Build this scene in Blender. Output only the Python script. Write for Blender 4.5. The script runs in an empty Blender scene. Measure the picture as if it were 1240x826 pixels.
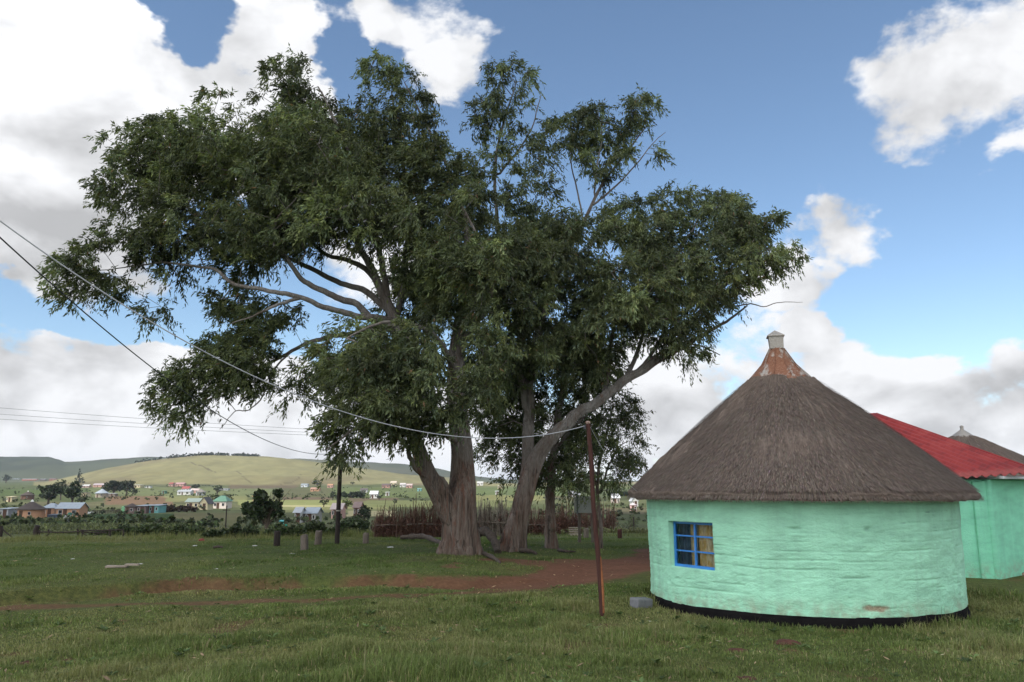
import bpy, math, random
import numpy as np
from mathutils import Vector, Matrix
scene = bpy.context.scene
COL = scene.collection
R = math.radians
# ------------------------------------------------------------------ camera
EYE = 2.3
PITCH = R(10.4)
FPX = 965.0                      # focal length in pixels of a 1240 px wide frame
cam_d = bpy.data.cameras.new('camera')
cam_d.lens = 36.0 * FPX / 1240.0
cam_d.sensor_width = 36.0
cam_d.clip_start = 0.1
cam_d.clip_end = 30000.0
cam = bpy.data.objects.new('camera', cam_d)
COL.objects.link(cam)
cam.location = (0, 0, EYE)
cam.rotation_euler = (math.pi / 2 + PITCH, 0, 0)
scene.camera = cam
# ------------------------------------------------------------------ sun, exposure
SUN_DIR = Vector((-0.52, -0.50, 0.69)).normalized()      # towards the sun
SUN_EL = math.asin(SUN_DIR.z)
SUN_AZ = math.atan2(SUN_DIR.x, SUN_DIR.y)
sun_d = bpy.data.lights.new('sun', 'SUN')
sun_d.energy = 3.4
sun_d.angle = R(0.6)
sun_d.color = (1.0, 0.95, 0.86)
sun = bpy.data.objects.new('sun', sun_d)
COL.objects.link(sun)
sun.rotation_euler = (-SUN_DIR).to_track_quat('-Z', 'Y').to_euler()
sun.location = (-40, -40, 60)
scene.view_settings.view_transform = 'Standard'
scene.view_settings.look = 'None'
scene.view_settings.exposure = 0.18
scene.view_settings.gamma = 1.0
scene.view_settings.use_curve_mapping = False
scene.cycles.max_bounces = 8
scene.cycles.diffuse_bounces = 4
scene.cycles.transparent_max_bounces = 12
scene.cycles.use_denoising = True
# ------------------------------------------------------------------ pixel helpers (photo pixels, 1240 x 826)
SP, CP = math.sin(PITCH), math.cos(PITCH)
def ray(px, py):
    x = (px - 620.0) / FPX; y = (413.0 - py) / FPX
    return Vector((x, CP - y * SP, SP + y * CP))
def at(px, py, Y):
    d = ray(px, py); t = Y / d.y
    return Vector((d.x * t, Y, EYE + d.z * t))
def tan_el(py):
    d = ray(620, py); return d.z / d.y
# ------------------------------------------------------------------ world: daylight sky with broken cumulus
world = bpy.data.worlds.new('World'); scene.world = world
world.use_nodes = True
WT = world.node_tree
WT.nodes.clear()
class NG:
    """small helper for writing node graphs"""
    def __init__(s, tree): s.t = tree; s.n = tree.nodes; s.l = tree.links
    def node(s, typ, **kw):
        n = s.n.new(typ)
        for k, v in kw.items(): setattr(n, k, v)
        return n
    def put(s, sock, v):
        if v is None: return
        if hasattr(v, 'is_output'): s.l.new(v, sock)
        else: sock.default_value = v
    def math(s, op, a, b=None, c=None, clamp=False):
        n = s.node('ShaderNodeMath', operation=op, use_clamp=clamp)
        s.put(n.inputs[0], a); s.put(n.inputs[1], b); s.put(n.inputs[2], c)
        return n.outputs[0]
    def vmath(s, op, a, b=None):
        n = s.node('ShaderNodeVectorMath', operation=op)
        s.put(n.inputs[0], a); s.put(n.inputs[1], b)
        return n.outputs['Value'] if op in ('DOT_PRODUCT', 'LENGTH') else n.outputs[0]
    def noise(s, vec, scale, detail=5, rough=0.55, dist=0.0, dim='3D', lac=2.0):
        n = s.node('ShaderNodeTexNoise', noise_dimensions=dim)
        s.put(n.inputs['Vector'], vec); n.inputs['Scale'].default_value = scale
        n.inputs['Detail'].default_value = detail; n.inputs['Roughness'].default_value = rough
        n.inputs['Distortion'].default_value = dist; n.inputs['Lacunarity'].default_value = lac
        return n.outputs['Fac']
    def mapr(s, v, a, b, c, d, smooth=False, clamp=True):
        n = s.node('ShaderNodeMapRange', interpolation_type='SMOOTHSTEP' if smooth else 'LINEAR', clamp=clamp)
        s.put(n.inputs[0], v)
        for i, q in enumerate((a, b, c, d)): s.put(n.inputs[i + 1], q)
        return n.outputs[0]
    def mix(s, f, a, b, blend='MIX'):
        n = s.node('ShaderNodeMix', data_type='RGBA', blend_type=blend)
        s.put(n.inputs[0], f); s.put(n.inputs[6], c4(a)); s.put(n.inputs[7], c4(b))
        return n.outputs[2]
    def ramp(s, f, stops):
        n = s.node('ShaderNodeValToRGB'); s.put(n.inputs[0], f)
        e = n.color_ramp.elements
        while len(e) < len(stops): e.new(0.5)
        for q, (p, c) in zip(e, stops): q.position = p; q.color = c4(c)
        return n.outputs[0]
    def scale(s, vec, v3):
        n = s.node('ShaderNodeMapping'); s.put(n.inputs[0], vec); n.inputs['Scale'].default_value = v3
        return n.outputs[0]
    def attr(s, name, out='Color'):
        n = s.node('ShaderNodeAttribute', attribute_name=name); return n.outputs[out]
def c4(c):
    if hasattr(c, 'is_output') or not hasattr(c, '__len__'): return c
    return (c[0], c[1], c[2], 1.0) if len(c) == 3 else c
g = NG(WT)
gen = g.node('ShaderNodeTexCoord').outputs['Generated']
sep = g.node('ShaderNodeSeparateXYZ'); g.l.new(gen, sep.inputs[0])
dx, dy, dz = sep.outputs
wv = g.node('ShaderNodeTexNoise'); g.l.new(g.scale(gen, (1, 1, 1.6)), wv.inputs['Vector']); wv.inputs['Scale'].default_value = 7.5; wv.inputs['Detail'].default_value = 5; wv.inputs['Roughness'].default_value = .55
wsep = g.node('ShaderNodeSeparateColor'); g.l.new(wv.outputs['Color'], wsep.inputs[0])
az = g.math('ADD', g.math('ARCTAN2', dx, dy), g.math('MULTIPLY', g.math('SUBTRACT', wsep.outputs[0], .5), .20))
el = g.math('ADD', g.math('ARCSINE', dz), g.math('MULTIPLY', g.math('SUBTRACT', wsep.outputs[1], .5), .13))
sky = g.node('ShaderNodeTexSky', sky_type='NISHITA')
sky.sun_disc = False; sky.sun_elevation = SUN_EL; sky.sun_rotation = SUN_AZ
sky.altitude = 900; sky.air_density = 1.0; sky.dust_density = 0.7; sky.ozone_density = 2.0
# cloud banks of this sky: centre (photo px), half sizes, weight
BANKS = [(20, 130, 210, 190, 1.25), (-60, 260, 240, 112, 1.2), (240, 130, 120, 100, 1.0), (330, 60, 85, 100, 1.05), (110, 30, 95, 60, 1.0),
         (380, 160, 60, 55, .9), (465, 20, 95, 45, .85), (545, 75, 50, 42, .75), (575, 30, 24, 18, .35),
         (1165, 98, 150, 92, 1.15), (1215, 50, 100, 85, 1.0), (1130, 180, 55, 22, .55), (1235, 185, 35, 30, .6),
         (1030, 290, 66, 48, .9), (940, 350, 75, 45, .65), (1020, 340, 60, 25, .5),
         (800, 500, 190, 75, 1.0), (880, 430, 60, 30, .5), (1050, 470, 90, 50, 1.0), (975, 415, 36, 26, .8), (1200, 500, 150, 60, 1.0), (1090, 520, 300, 55, 1.0),
         (1230, 450, 60, 30, .7), (40, 470, 130, 66, 1.0), (150, 430, 80, 45, 1.0), (190, 500, 260, 65, 1.0), (330, 490, 200, 50, .9), (600, 520, 380, 60, 1.0),
         (100, 545, 500, 40, .9), (420, 440, 60, 40, .4), (620, 420, 60, 60, .3), (500, 310, 80, 60, .25),
         (1005, 190, 16, 9, .25), (1170, 330, 20, 10, .2), (1150, 450, 30, 14, .3)]
def ang(px, py):
    d = ray(px, py).normalized(); return math.atan2(d.x, d.y), math.asin(d.z)
def blob(px, py, rx, ry, w):
    a0, e0 = ang(px, py); a1, _ = ang(px + rx, py); _, e1 = ang(px, py - ry)
    u = g.math('MULTIPLY', g.math('SUBTRACT', az, a0), 1 / max(abs(a1 - a0), 1e-3))
    v = g.math('MULTIPLY', g.math('SUBTRACT', el, e0), 1 / max(abs(e1 - e0), 1e-3))
    q = g.math('ADD', g.math('MULTIPLY', u, u), g.math('MULTIPLY', v, v))
    return g.math('MULTIPLY', g.math('SUBTRACT', 1.0, g.math('MULTIPLY', q, 0.62)), w)
D = None
for bk in BANKS:
    b = blob(*bk)
    D = b if D is None else g.math('SMOOTH_MAX', D, b, 0.18)
# beyond the picture: broken cloud all round, mostly cloud behind the viewer
for hk in [(222, 22, 60, 50, .95), (60, 378, 200, 22, .6), (330, 402, 170, 24, .5), (414, 78, 34, 120, .95), (1130, 360, 130, 60, .5), (700, 440, 60, 60, .3)]:   # blue gaps
    D = g.math('SUBTRACT', D, g.math('MAXIMUM', blob(*hk), 0.0))
D = g.math('MAXIMUM', D, g.mapr(dy, 0.62, 0.1, -1.2, 0.45))
pw = g.scale(gen, (1.0, 1.0, 1.5))
n1 = g.noise(pw, 6.0, 11, 0.58, 0.15)
n2 = g.noise(pw, 2.3, 3, 0.5)
dens = g.math('ADD', D, g.math('ADD', g.math('MULTIPLY', g.math('SUBTRACT', n1, 0.5), 3.4), g.math('MULTIPLY', g.math('SUBTRACT', n2, 0.5), 0.8)))
alpha = g.mapr(dens, 0.12, 0.55, 0, 1, True)
thick = g.mapr(dens, 0.2, 1.7, 0, 1)
# lit side: compare the field with the field a little towards the sun
off = g.node('ShaderNodeVectorMath', operation='ADD'); g.l.new(pw, off.inputs[0]); off.inputs[1].default_value = (-0.030, -0.012, 0.05)
n1b = g.noise(off.outputs[0], 6.0, 6, 0.5, 0.25)
n1c = g.noise(pw, 6.0, 6, 0.5, 0.25)
relief = g.math('MULTIPLY', g.math('SUBTRACT', n1c, n1b), 1.8)
GREYS = [(-20, 260, 230, 120, 1.0), (10, 330, 150, 60, .55), (40, 490, 110, 40, .28), (1150, 150, 90, 35, .55), (1130, 530, 280, 22, .3), (820, 535, 180, 40, .25), (1060, 490, 60, 20, .2), (80, 180, 60, 60, .4)]
G = None
for gk in GREYS:
    b = g.math('MAXIMUM', blob(*gk), 0.0)
    G = b if G is None else g.math('MAXIMUM', G, b)
n3 = g.noise(pw, 7.0, 4, .5)
off2 = g.node('ShaderNodeVectorMath', operation='ADD'); g.l.new(pw, off2.inputs[0]); off2.inputs[1].default_value = (-0.02, 0, 0.10)
n3b = g.noise(off2.outputs[0], 7.0, 4, .5)
lum = g.math('ADD', g.math('ADD', 0.98, relief), g.math('MULTIPLY', g.math('SUBTRACT', n3, n3b), 0.45))
lum = g.math('SUBTRACT', lum, g.math('MULTIPLY', G, 0.42))
lum = g.math('SUBTRACT', lum, g.math('MULTIPLY', g.math('SUBTRACT', n2, 0.5), 0.2))
lum = g.math('MINIMUM', g.math('MAXIMUM', lum, 0.58), 1.06)
# cumulus behind the viewer is lit full on by the sun
lum = g.math('MULTIPLY', lum, g.mapr(g.vmath('DOT_PRODUCT', gen, tuple(SUN_DIR)), 0.05, 0.95, 1.0, 3.6))
lum = g.math('MULTIPLY', lum, 8.3)
cc = g.node('ShaderNodeCombineColor')
g.put(cc.inputs[0], g.math('MULTIPLY', lum, 0.985)); g.put(cc.inputs[1], g.math('MULTIPLY', lum, 0.995)); g.put(cc.inputs[2], g.math('MULTIPLY', lum, 1.02))
blue = g.mix(1.0, sky.outputs[0], (1.58, 1.62, 1.56), 'MULTIPLY')
final = g.mix(alpha, blue, cc.outputs[0])
bg = g.node('ShaderNodeBackground'); g.l.new(final, bg.inputs[0]); bg.inputs[1].default_value = 0.10
wo = g.node('ShaderNodeOutputWorld'); g.l.new(bg.outputs[0], wo.inputs[0])
# ------------------------------------------------------------------ helpers
rng = np.random.default_rng(7)
random.seed(5)
def tag(o, label=None, cat=None, group=None, kind=None):
    if label: o['label'] = label
    if cat: o['category'] = cat
    if group: o['group'] = group
    if kind: o['kind'] = kind
    return o
def empty(name, loc, label, cat, group=None, rz=0.0):
    o = bpy.data.objects.new(name, None); COL.objects.link(o)
    o.location = loc; o.rotation_euler = (0, 0, rz); o.empty_display_size = 0.3
    return tag(o, label, cat, group)
def link(me, name, mat=None, parent=None):
    o = bpy.data.objects.new(name, me); COL.objects.link(o)
    if mat:
        for m in (mat if isinstance(mat, (list, tuple)) else [mat]): me.materials.append(m)
    if parent: o.parent = parent
    return o
def mesh_np(name, V, faces, mat=None, parent=None, attrs=None, smooth=False):
    """V (n,3); faces: list of (m,k) index arrays; attrs: name -> (n,) floats or (n,3) colours on points"""
    V = np.asarray(V, np.float32); faces = [np.asarray(f, np.int32) for f in faces if len(f)]
    me = bpy.data.meshes.new(name)
    me.vertices.add(len(V)); me.vertices.foreach_set('co', V.ravel())
    loops = np.concatenate([f.ravel() for f in faces])
    tot = np.concatenate([np.full(len(f), f.shape[1], np.int32) for f in faces])
    start = np.concatenate([[0], np.cumsum(tot)[:-1]]).astype(np.int32)
    me.loops.add(len(loops)); me.loops.foreach_set('vertex_index', loops)
    me.polygons.add(len(tot)); me.polygons.foreach_set('loop_start', start)
    try: me.polygons.foreach_set('loop_total', tot)
    except Exception: pass
    me.update(calc_edges=True)
    me.polygons.foreach_set('use_smooth', np.full(len(tot), bool(smooth)))
    for k, a in (attrs or {}).items():
        a = np.asarray(a, np.float32)
        if a.ndim == 1:
            at_ = me.attributes.new(k, 'FLOAT', 'POINT'); at_.data.foreach_set('value', a)
        else:
            at_ = me.attributes.new(k, 'FLOAT_COLOR', 'POINT')
            at_.data.foreach_set('color', np.concatenate([a, np.ones((len(a), 1), np.float32)], 1).ravel())
    me.validate()
    return link(me, name, mat, parent)
class MB:
    """collects simple shapes into one mesh"""
    def __init__(s): s.v = []; s.f = []
    def add(s, vs, fs):
        o = len(s.v); s.v += [tuple(p) for p in vs]; s.f += [tuple(i + o for i in f) for f in fs]; return s
    def box(s, x0, y0, z0, x1, y1, z1, M=None, bev=0.0):
        vs = [(x0, y0, z0), (x1, y0, z0), (x1, y1, z0), (x0, y1, z0), (x0, y0, z1), (x1, y0, z1), (x1, y1, z1), (x0, y1, z1)]
        if M is not None: vs = [M @ Vector(p) for p in vs]
        return s.add(vs, [(3, 2, 1, 0), (4, 5, 6, 7), (0, 1, 5, 4), (1, 2, 6, 5), (2, 3, 7, 6), (3, 0, 4, 7)])
    def tube(s, pts, rad, n=8, cap=True):
        pts = [Vector(p) for p in pts]; k = len(pts)
        rad = [rad] * k if not hasattr(rad, '__len__') else rad
        rings = []; ref = None
        for i, p in enumerate(pts):
            d = (pts[min(i + 1, k - 1)] - pts[max(i - 1, 0)]).normalized()
            if ref is None: ref = d.orthogonal().normalized()
            a = (ref - d * ref.dot(d)).normalized(); ref = a; b = d.cross(a)
            rings.append([p + (a * math.cos(t) + b * math.sin(t)) * rad[i] for t in [2 * math.pi * q / n for q in range(n)]])
        vs = [q for r_ in rings for q in r_]; fs = []
        for i in range(k - 1):
            for j in range(n):
                fs.append((i * n + j, i * n + (j + 1) % n, (i + 1) * n + (j + 1) % n, (i + 1) * n + j))
        if cap: fs.append(tuple(range(n - 1, -1, -1))); fs.append(tuple((k - 1) * n + j for j in range(n)))
        return s.add(vs, fs)
    def lathe(s, prof, n=32, c=(0, 0)):
        vs = []; fs = []; k = len(prof)
        for r_, z in prof:
            for j in range(n):
                t = 2 * math.pi * j / n; vs.append((c[0] + r_ * math.cos(t), c[1] + r_ * math.sin(t), z))
        for i in range(k - 1):
            for j in range(n):
                fs.append((i * n + j, i * n + (j + 1) % n, (i + 1) * n + (j + 1) % n, (i + 1) * n + j))
        fs.append(tuple(range(n - 1, -1, -1))); fs.append(tuple((k - 1) * n + j for j in range(n)))
        return s.add(vs, fs)
    def build(s, name, mat=None, parent=None, smooth=False, bevel=0.0):
        me = bpy.data.meshes.new(name); me.from_pydata(s.v, [], s.f); me.update()
        if smooth:
            me.polygons.foreach_set('use_smooth', [True] * len(me.polygons))
            try: me.set_sharp_from_angle(angle=R(40))
            except Exception: pass
        o = link(me, name, mat, parent)
        if bevel:
            b = o.modifiers.new('bevel', 'BEVEL'); b.width = bevel; b.segments = 2; b.limit_method = 'ANGLE'
        return o
# value noise ------------------------------------------------------
_T = np.random.default_rng(3).random(4096).astype(np.float64)
def _h(i, j, k): return _T[(i * 73856093 ^ j * 19349663 ^ k * 83492791) & 4095]
def vnoise(x, y, z=0.0):
    x, y, z = np.broadcast_arrays(np.asarray(x, float), np.asarray(y, float), np.asarray(z, float))
    xi, yi, zi = np.floor(x).astype(np.int64), np.floor(y).astype(np.int64), np.floor(z).astype(np.int64)
    u, v, w = x - xi, y - yi, z - zi
    u, v, w = [t * t * (3 - 2 * t) for t in (u, v, w)]
    o = 0
    for a in (0, 1):
        for b in (0, 1):
            for c in (0, 1):
                o = o + _h(xi + a, yi + b, zi + c) * (u if a else 1 - u) * (v if b else 1 - v) * (w if c else 1 - w)
    return o
def fbm(x, y, z=0.0, oct=4, rough=0.5):
    o, a, t = 0, 1.0, 0
    for i in range(oct):
        f = 2.03 ** i
        o = o + a * vnoise(np.asarray(x) * f + 17 * i, np.asarray(y) * f + 31 * i, np.asarray(z) * f); t += a; a *= rough
    return o / t
def sm(a, b, t):
    t = np.clip((np.asarray(t, float) - a) / (b - a), 0, 1); return t * t * (3 - 2 * t)
# materials --------------------------------------------------------
def new_mat(name, rough=0.85, spec=0.25):
    m = bpy.data.materials.new(name); m.use_nodes = True
    g = NG(m.node_tree); b = m.node_tree.nodes['Principled BSDF']
    b.inputs['Roughness'].default_value = rough; b.inputs['Specular IOR Level'].default_value = spec
    return m, g, b
def bump(g, b, h, strength=0.4, dist=0.02):
    n = g.node('ShaderNodeBump'); n.inputs['Strength'].default_value = strength; n.inputs['Distance'].default_value = dist
    g.put(n.inputs['Height'], h); g.l.new(n.outputs[0], b.inputs['Normal'])
def simple(name, c, rough=0.85, var=0.25, scale=3.0, spec=0.25, metal=0.0, c2=None, bumpd=0.0, stretch=(1, 1, 1)):
    """weathered paint / wood / metal: base colour broken up by two scales of noise"""
    m, g, b = new_mat(name, rough, spec)
    v = g.scale(g.node('ShaderNodeTexCoord').outputs['Object'], stretch)
    n = g.math('ADD', g.math('MULTIPLY', g.noise(v, scale, 5, 0.6), 0.65), g.math('MULTIPLY', g.noise(v, scale * 7, 4, 0.6), 0.35))
    d = c2 if c2 else tuple(q * (1 - var * 1.6) for q in c)
    l = tuple(min(1, q * (1 + var * 0.7)) for q in c)
    g.put(b.inputs['Base Color'], g.ramp(n, [(0.30, d), (0.5, c), (0.72, l)]))
    b.inputs['Metallic'].default_value = metal
    if bumpd: bump(g, b, n, 0.5, bumpd)
    return m
# ------------------------------------------------------------------ ground
HUT = Vector((5.84, 16.85, 0.0)); HUT_R = 2.97
def plane_pts(pl):          # photo px -> ground points on the level field
    out = []
    for px, py in pl:
        d = ray(px, py); t = -EYE / d.z; out.append((d.x * t, d.y * t))
    return np.array(out)
ROAD_A = plane_pts([(-260, 772), (-100, 750), (0, 732), (80, 727), (160, 720), (240, 713), (320, 711), (423, 710), (500, 709), (560, 709), (620, 705), (660, 700), (702, 692), (740, 685), (778, 679), (840, 666), (930, 655)])
WID_A = np.array([.12, .12, .12, .14, .18, .22, .2, .28, .45, .62, 1.0, 1.15, 1.3, 1.45, 1.5, 1.5, 1.5])
ROAD_B = plane_pts([(-260, 757), (-100, 743), (0, 737), (100, 734), (200, 731), (300, 727), (400, 725), (480, 722), (560, 717), (640, 711), (700, 703)])
WID_B = np.array([.22, .22, .25, .22, .2, .26, .28, .28, .3, .3, .3])
def poly_dist(P, W, x, y):
    """distance to polyline, local width, signed side (+ = beyond, away from the viewer)"""
    best = np.full(x.shape, 1e9); wid = np.zeros(x.shape); side = np.zeros(x.shape)
    for i in range(len(P) - 1):
        a, b = P[i], P[i + 1]; e = b - a; L2 = (e ** 2).sum()
        t = np.clip(((x - a[0]) * e[0] + (y - a[1]) * e[1]) / L2, 0, 1)
        qx, qy = a[0] + e[0] * t, a[1] + e[1] * t
        d = np.hypot(x - qx, y - qy); m = d < best
        best = np.where(m, d, best); wid = np.where(m, W[i] + (W[i + 1] - W[i]) * t, wid)
        side = np.where(m, np.sign(e[0] * (y - a[1]) - e[1] * (x - a[0])), side)
    return best, wid, side
PROF_D = np.array([0, 36, 44, 60, 90, 127, 193, 350, 550, 900, 1050, 1400, 4000, 9000, 20000.])
PROF_Z = np.array([0, 0, -.25, -1.0, -2.5, -4.0, -4.8, -4.7, -3.1, .6, 4.0, 8, 32, 70, 120.])
def ridge(tab, s):
    px = np.array([t[0] for t in tab], float); zz = np.array([tan_el(t[1]) for t in tab])
    return np.interp(620 + s * 977, px, zz)
HILL_L = [(40, 590), (70, 582), (100, 575), (130, 567), (170, 560), (210, 555), (240, 553), (300, 553), (340, 554.5), (380, 559), (430, 566), (480, 572.5), (530, 578), (580, 583), (640, 588), (700, 592)]
HILL_D = [(-600, 556), (-200, 552), (0, 553), (58, 553), (70, 556), (78, 559), (95, 558), (140, 555), (180, 553.5), (230, 556), (300, 556), (360, 555), (410, 558), (450, 560), (480, 561), (520, 566), (560, 574), (610, 581), (700, 583), (1300, 582)]
def H(x, y):
    x = np.asarray(x, float); y = np.asarray(y, float)
    r = np.hypot(x, y)
    d = np.where(y > 0, np.sqrt((0.55 * x) ** 2 + y ** 2), r)
    z = np.interp(d, PROF_D, PROF_Z)
    z = z + 0.62 * (1 - sm(3, 15, r)) - .035 * sm(6.2, 3.4, np.hypot(x - HUT.x, y - HUT.y))
    amp = np.clip((r - 4) / 60, 0.03, 1.0)
    z = z + (fbm(x * .35, y * .35, 0, 3) - .5) * 0.16 * (1 - sm(80, 200, r)) + (fbm(x / 23., y / 23., 2, 3) - .5) * 1.1 * sm(40, 90, r) + (fbm(x / 130., y / 130., 4, 4) - .5) * 9 * sm(300, 900, r)
    # eroded bank on the far side of the track
    near = r < 70
    if np.any(near):
        dd, w, sd = poly_dist(ROAD_A, WID_A, x[near], y[near])
        s = dd * sd
        left = 1 - sm(-3, 2.5, x[near])
        step = 0.19 * sm(0.10, 0.40, s + (fbm(x[near] * 1.1, y[near] * 1.1, 9, 3) - .5) * .9) * (1 - sm(5, 13, s)) * left
        rut = -0.07 * np.exp(-(dd / np.maximum(w, .2)) ** 2)
        z = z.copy(); z[near] += step + rut
    fy = np.maximum(y, 1e-3); s = np.where(y > 0, x / fy, 9)
    # pale hill, and the far shaded hills behind it
    yl = 1650 + 120 * np.sin(s * 3)
    zr = EYE + ridge(HILL_L, s) * yl
    t = np.clip((y - 980) / (yl - 980), 0, 2)
    b = np.where(t < 1, sm(-0.25, 1.12, t) / 0.97 - .08 * (1 - t), 1 - sm(1, 1.9, t))
    base = np.interp(yl, PROF_D, PROF_Z)
    z = np.where((y > 950), z + np.maximum(zr - base, 0) * np.clip(b, 0, 1.02), z)
    yd = 2900.
    zd = EYE + ridge(HILL_D, s) * yd - np.interp(yd, PROF_D, PROF_Z)
    td = np.clip((y - 1900) / (yd - 1900), 0, 2)
    bd = np.where(td < 1, sm(0, 1.05, td), 1 - sm(1, 2.0, td))
    z = np.where(y > 1800, z + np.maximum(zd, 0) * bd * np.where(np.abs(s) < 3, 1, 0), z)
    return z
def Hs(x, y): return float(H(np.array([x]), np.array([y]))[0])
def ground(px, py):
    """the point of the terrain seen at this photo pixel"""
    d = ray(px, py); ts = np.geomspace(4, 6000, 900)
    x, y, z = d.x * ts, d.y * ts, EYE + d.z * ts
    under = z < H(x, y)
    if not under.any(): i = 500
    else: i = int(np.argmax(under))
    a, b = ts[max(i - 1, 0)], ts[i]
    for _ in range(20):
        m = .5 * (a + b)
        if EYE + d.z * m < Hs(d.x * m, d.y * m): b = m
        else: a = m
    return Vector((d.x * b, d.y * b, Hs(d.x * b, d.y * b)))
def soil_mask(x, y):
    n = fbm(x * 1.3, y * 1.3, 5, 4)
    da, wa, sa = poly_dist(ROAD_A, WID_A, x, y)
    db, wb, sb = poly_dist(ROAD_B, WID_B, x, y)
    n2 = fbm(x * .45, y * .45, 8, 3)
    right = sm(-6, 2, x)
    patchy = sm(.36, .60, fbm(x * .42 + 40, y * 1.1, 3, 4)) * (1 - right) + right
    nf = fbm(x * 4.5, y * 4.5, 15, 3) - .5
    ka = sm(0.30, -0.30, da - wa * (.30 + .75 * patchy) * (1.0 + (n2 - .5) * 1.0) + ((n - .5) * .75 + nf * .55) * (1.15 - .6 * right)) * (.72 + .28 * right)
    kb = sm(0.12, -0.12, db - wb + (n - .5) * .7) * .75
    m = np.maximum(ka, kb)
    m = np.maximum(m, .55 * sm(.655, .72, fbm(x * 1.3 + 9, y * 1.3, 44, 4)) * (sa < 0))
    for px, py, rr in [(640, 684, 1.2), (600, 681, .9), (545, 692, .5), (720, 690, 1.0), (690, 680, .8), (575, 672, .6)]:
        q = plane_pts([(px, py)])[0]
        m = np.maximum(m, sm(1.0, .2, np.hypot((x - q[0]), (y - q[1]) * .6) / rr + (n - .5) * 2.2) * .85)
    return m * (np.hypot(x, y) < 70)
def project(x, y, z):
    zz = z - EYE; f = y * CP + zz * SP; u = -y * SP + zz * CP
    f = np.where(f < .1, .1, f)
    return 620 + FPX * x / f, 413 - FPX * u / f
FIELDS = [  # (px0, px1, py0, py1, colour) ploughed, fallow and maize plots of the valley
    (-200, 60, 576.5, 582, (.21, .16, .09)), (-200, 110, 583, 592, (.075, .09, .035)), (-50, 180, 592, 600, (.07, .095, .03)),
    (110, 330, 590, 602, (.12, .135, .055)), (128, 212, 601, 611, (.15, .095, .055)), (200, 300, 601, 607, (.165, .165, .07)),
    (60, 240, 622, 634, (.035, .06, .018)), (100, 250, 632, 645, (.045, .075, .02)), (210, 305, 621, 630, (.11, .10, .045)), (226, 300, 629, 636, (.10, .10, .04)),
    (276, 360, 586, 592, (.11, .085, .05)), (330, 480, 591, 603, (.09, .09, .04)), (340, 400, 602, 606, (.12, .085, .055)), (290, 440, 605, 612, (.19, .20, .075)),
    (300, 420, 611.5, 614, (.33, .30, .15)), (300, 470, 614, 621, (.17, .17, .07)), (420, 475, 619, 625, (.32, .28, .15)), (420, 480, 603, 609, (.11, .085, .05)), (400, 560, 590, 603, (.095, .115, .04)),
    (560, 800, 581, 585, (.25, .21, .12)), (560, 780, 590, 600, (.10, .125, .045)), (560, 660, 600, 607, (.17, .165, .065)), (440, 620, 606, 614, (.13, .14, .055)), (700, 800, 592, 602, (.08, .095, .04)), (560, 800, 585, 590, (.12, .13, .055))]
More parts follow.
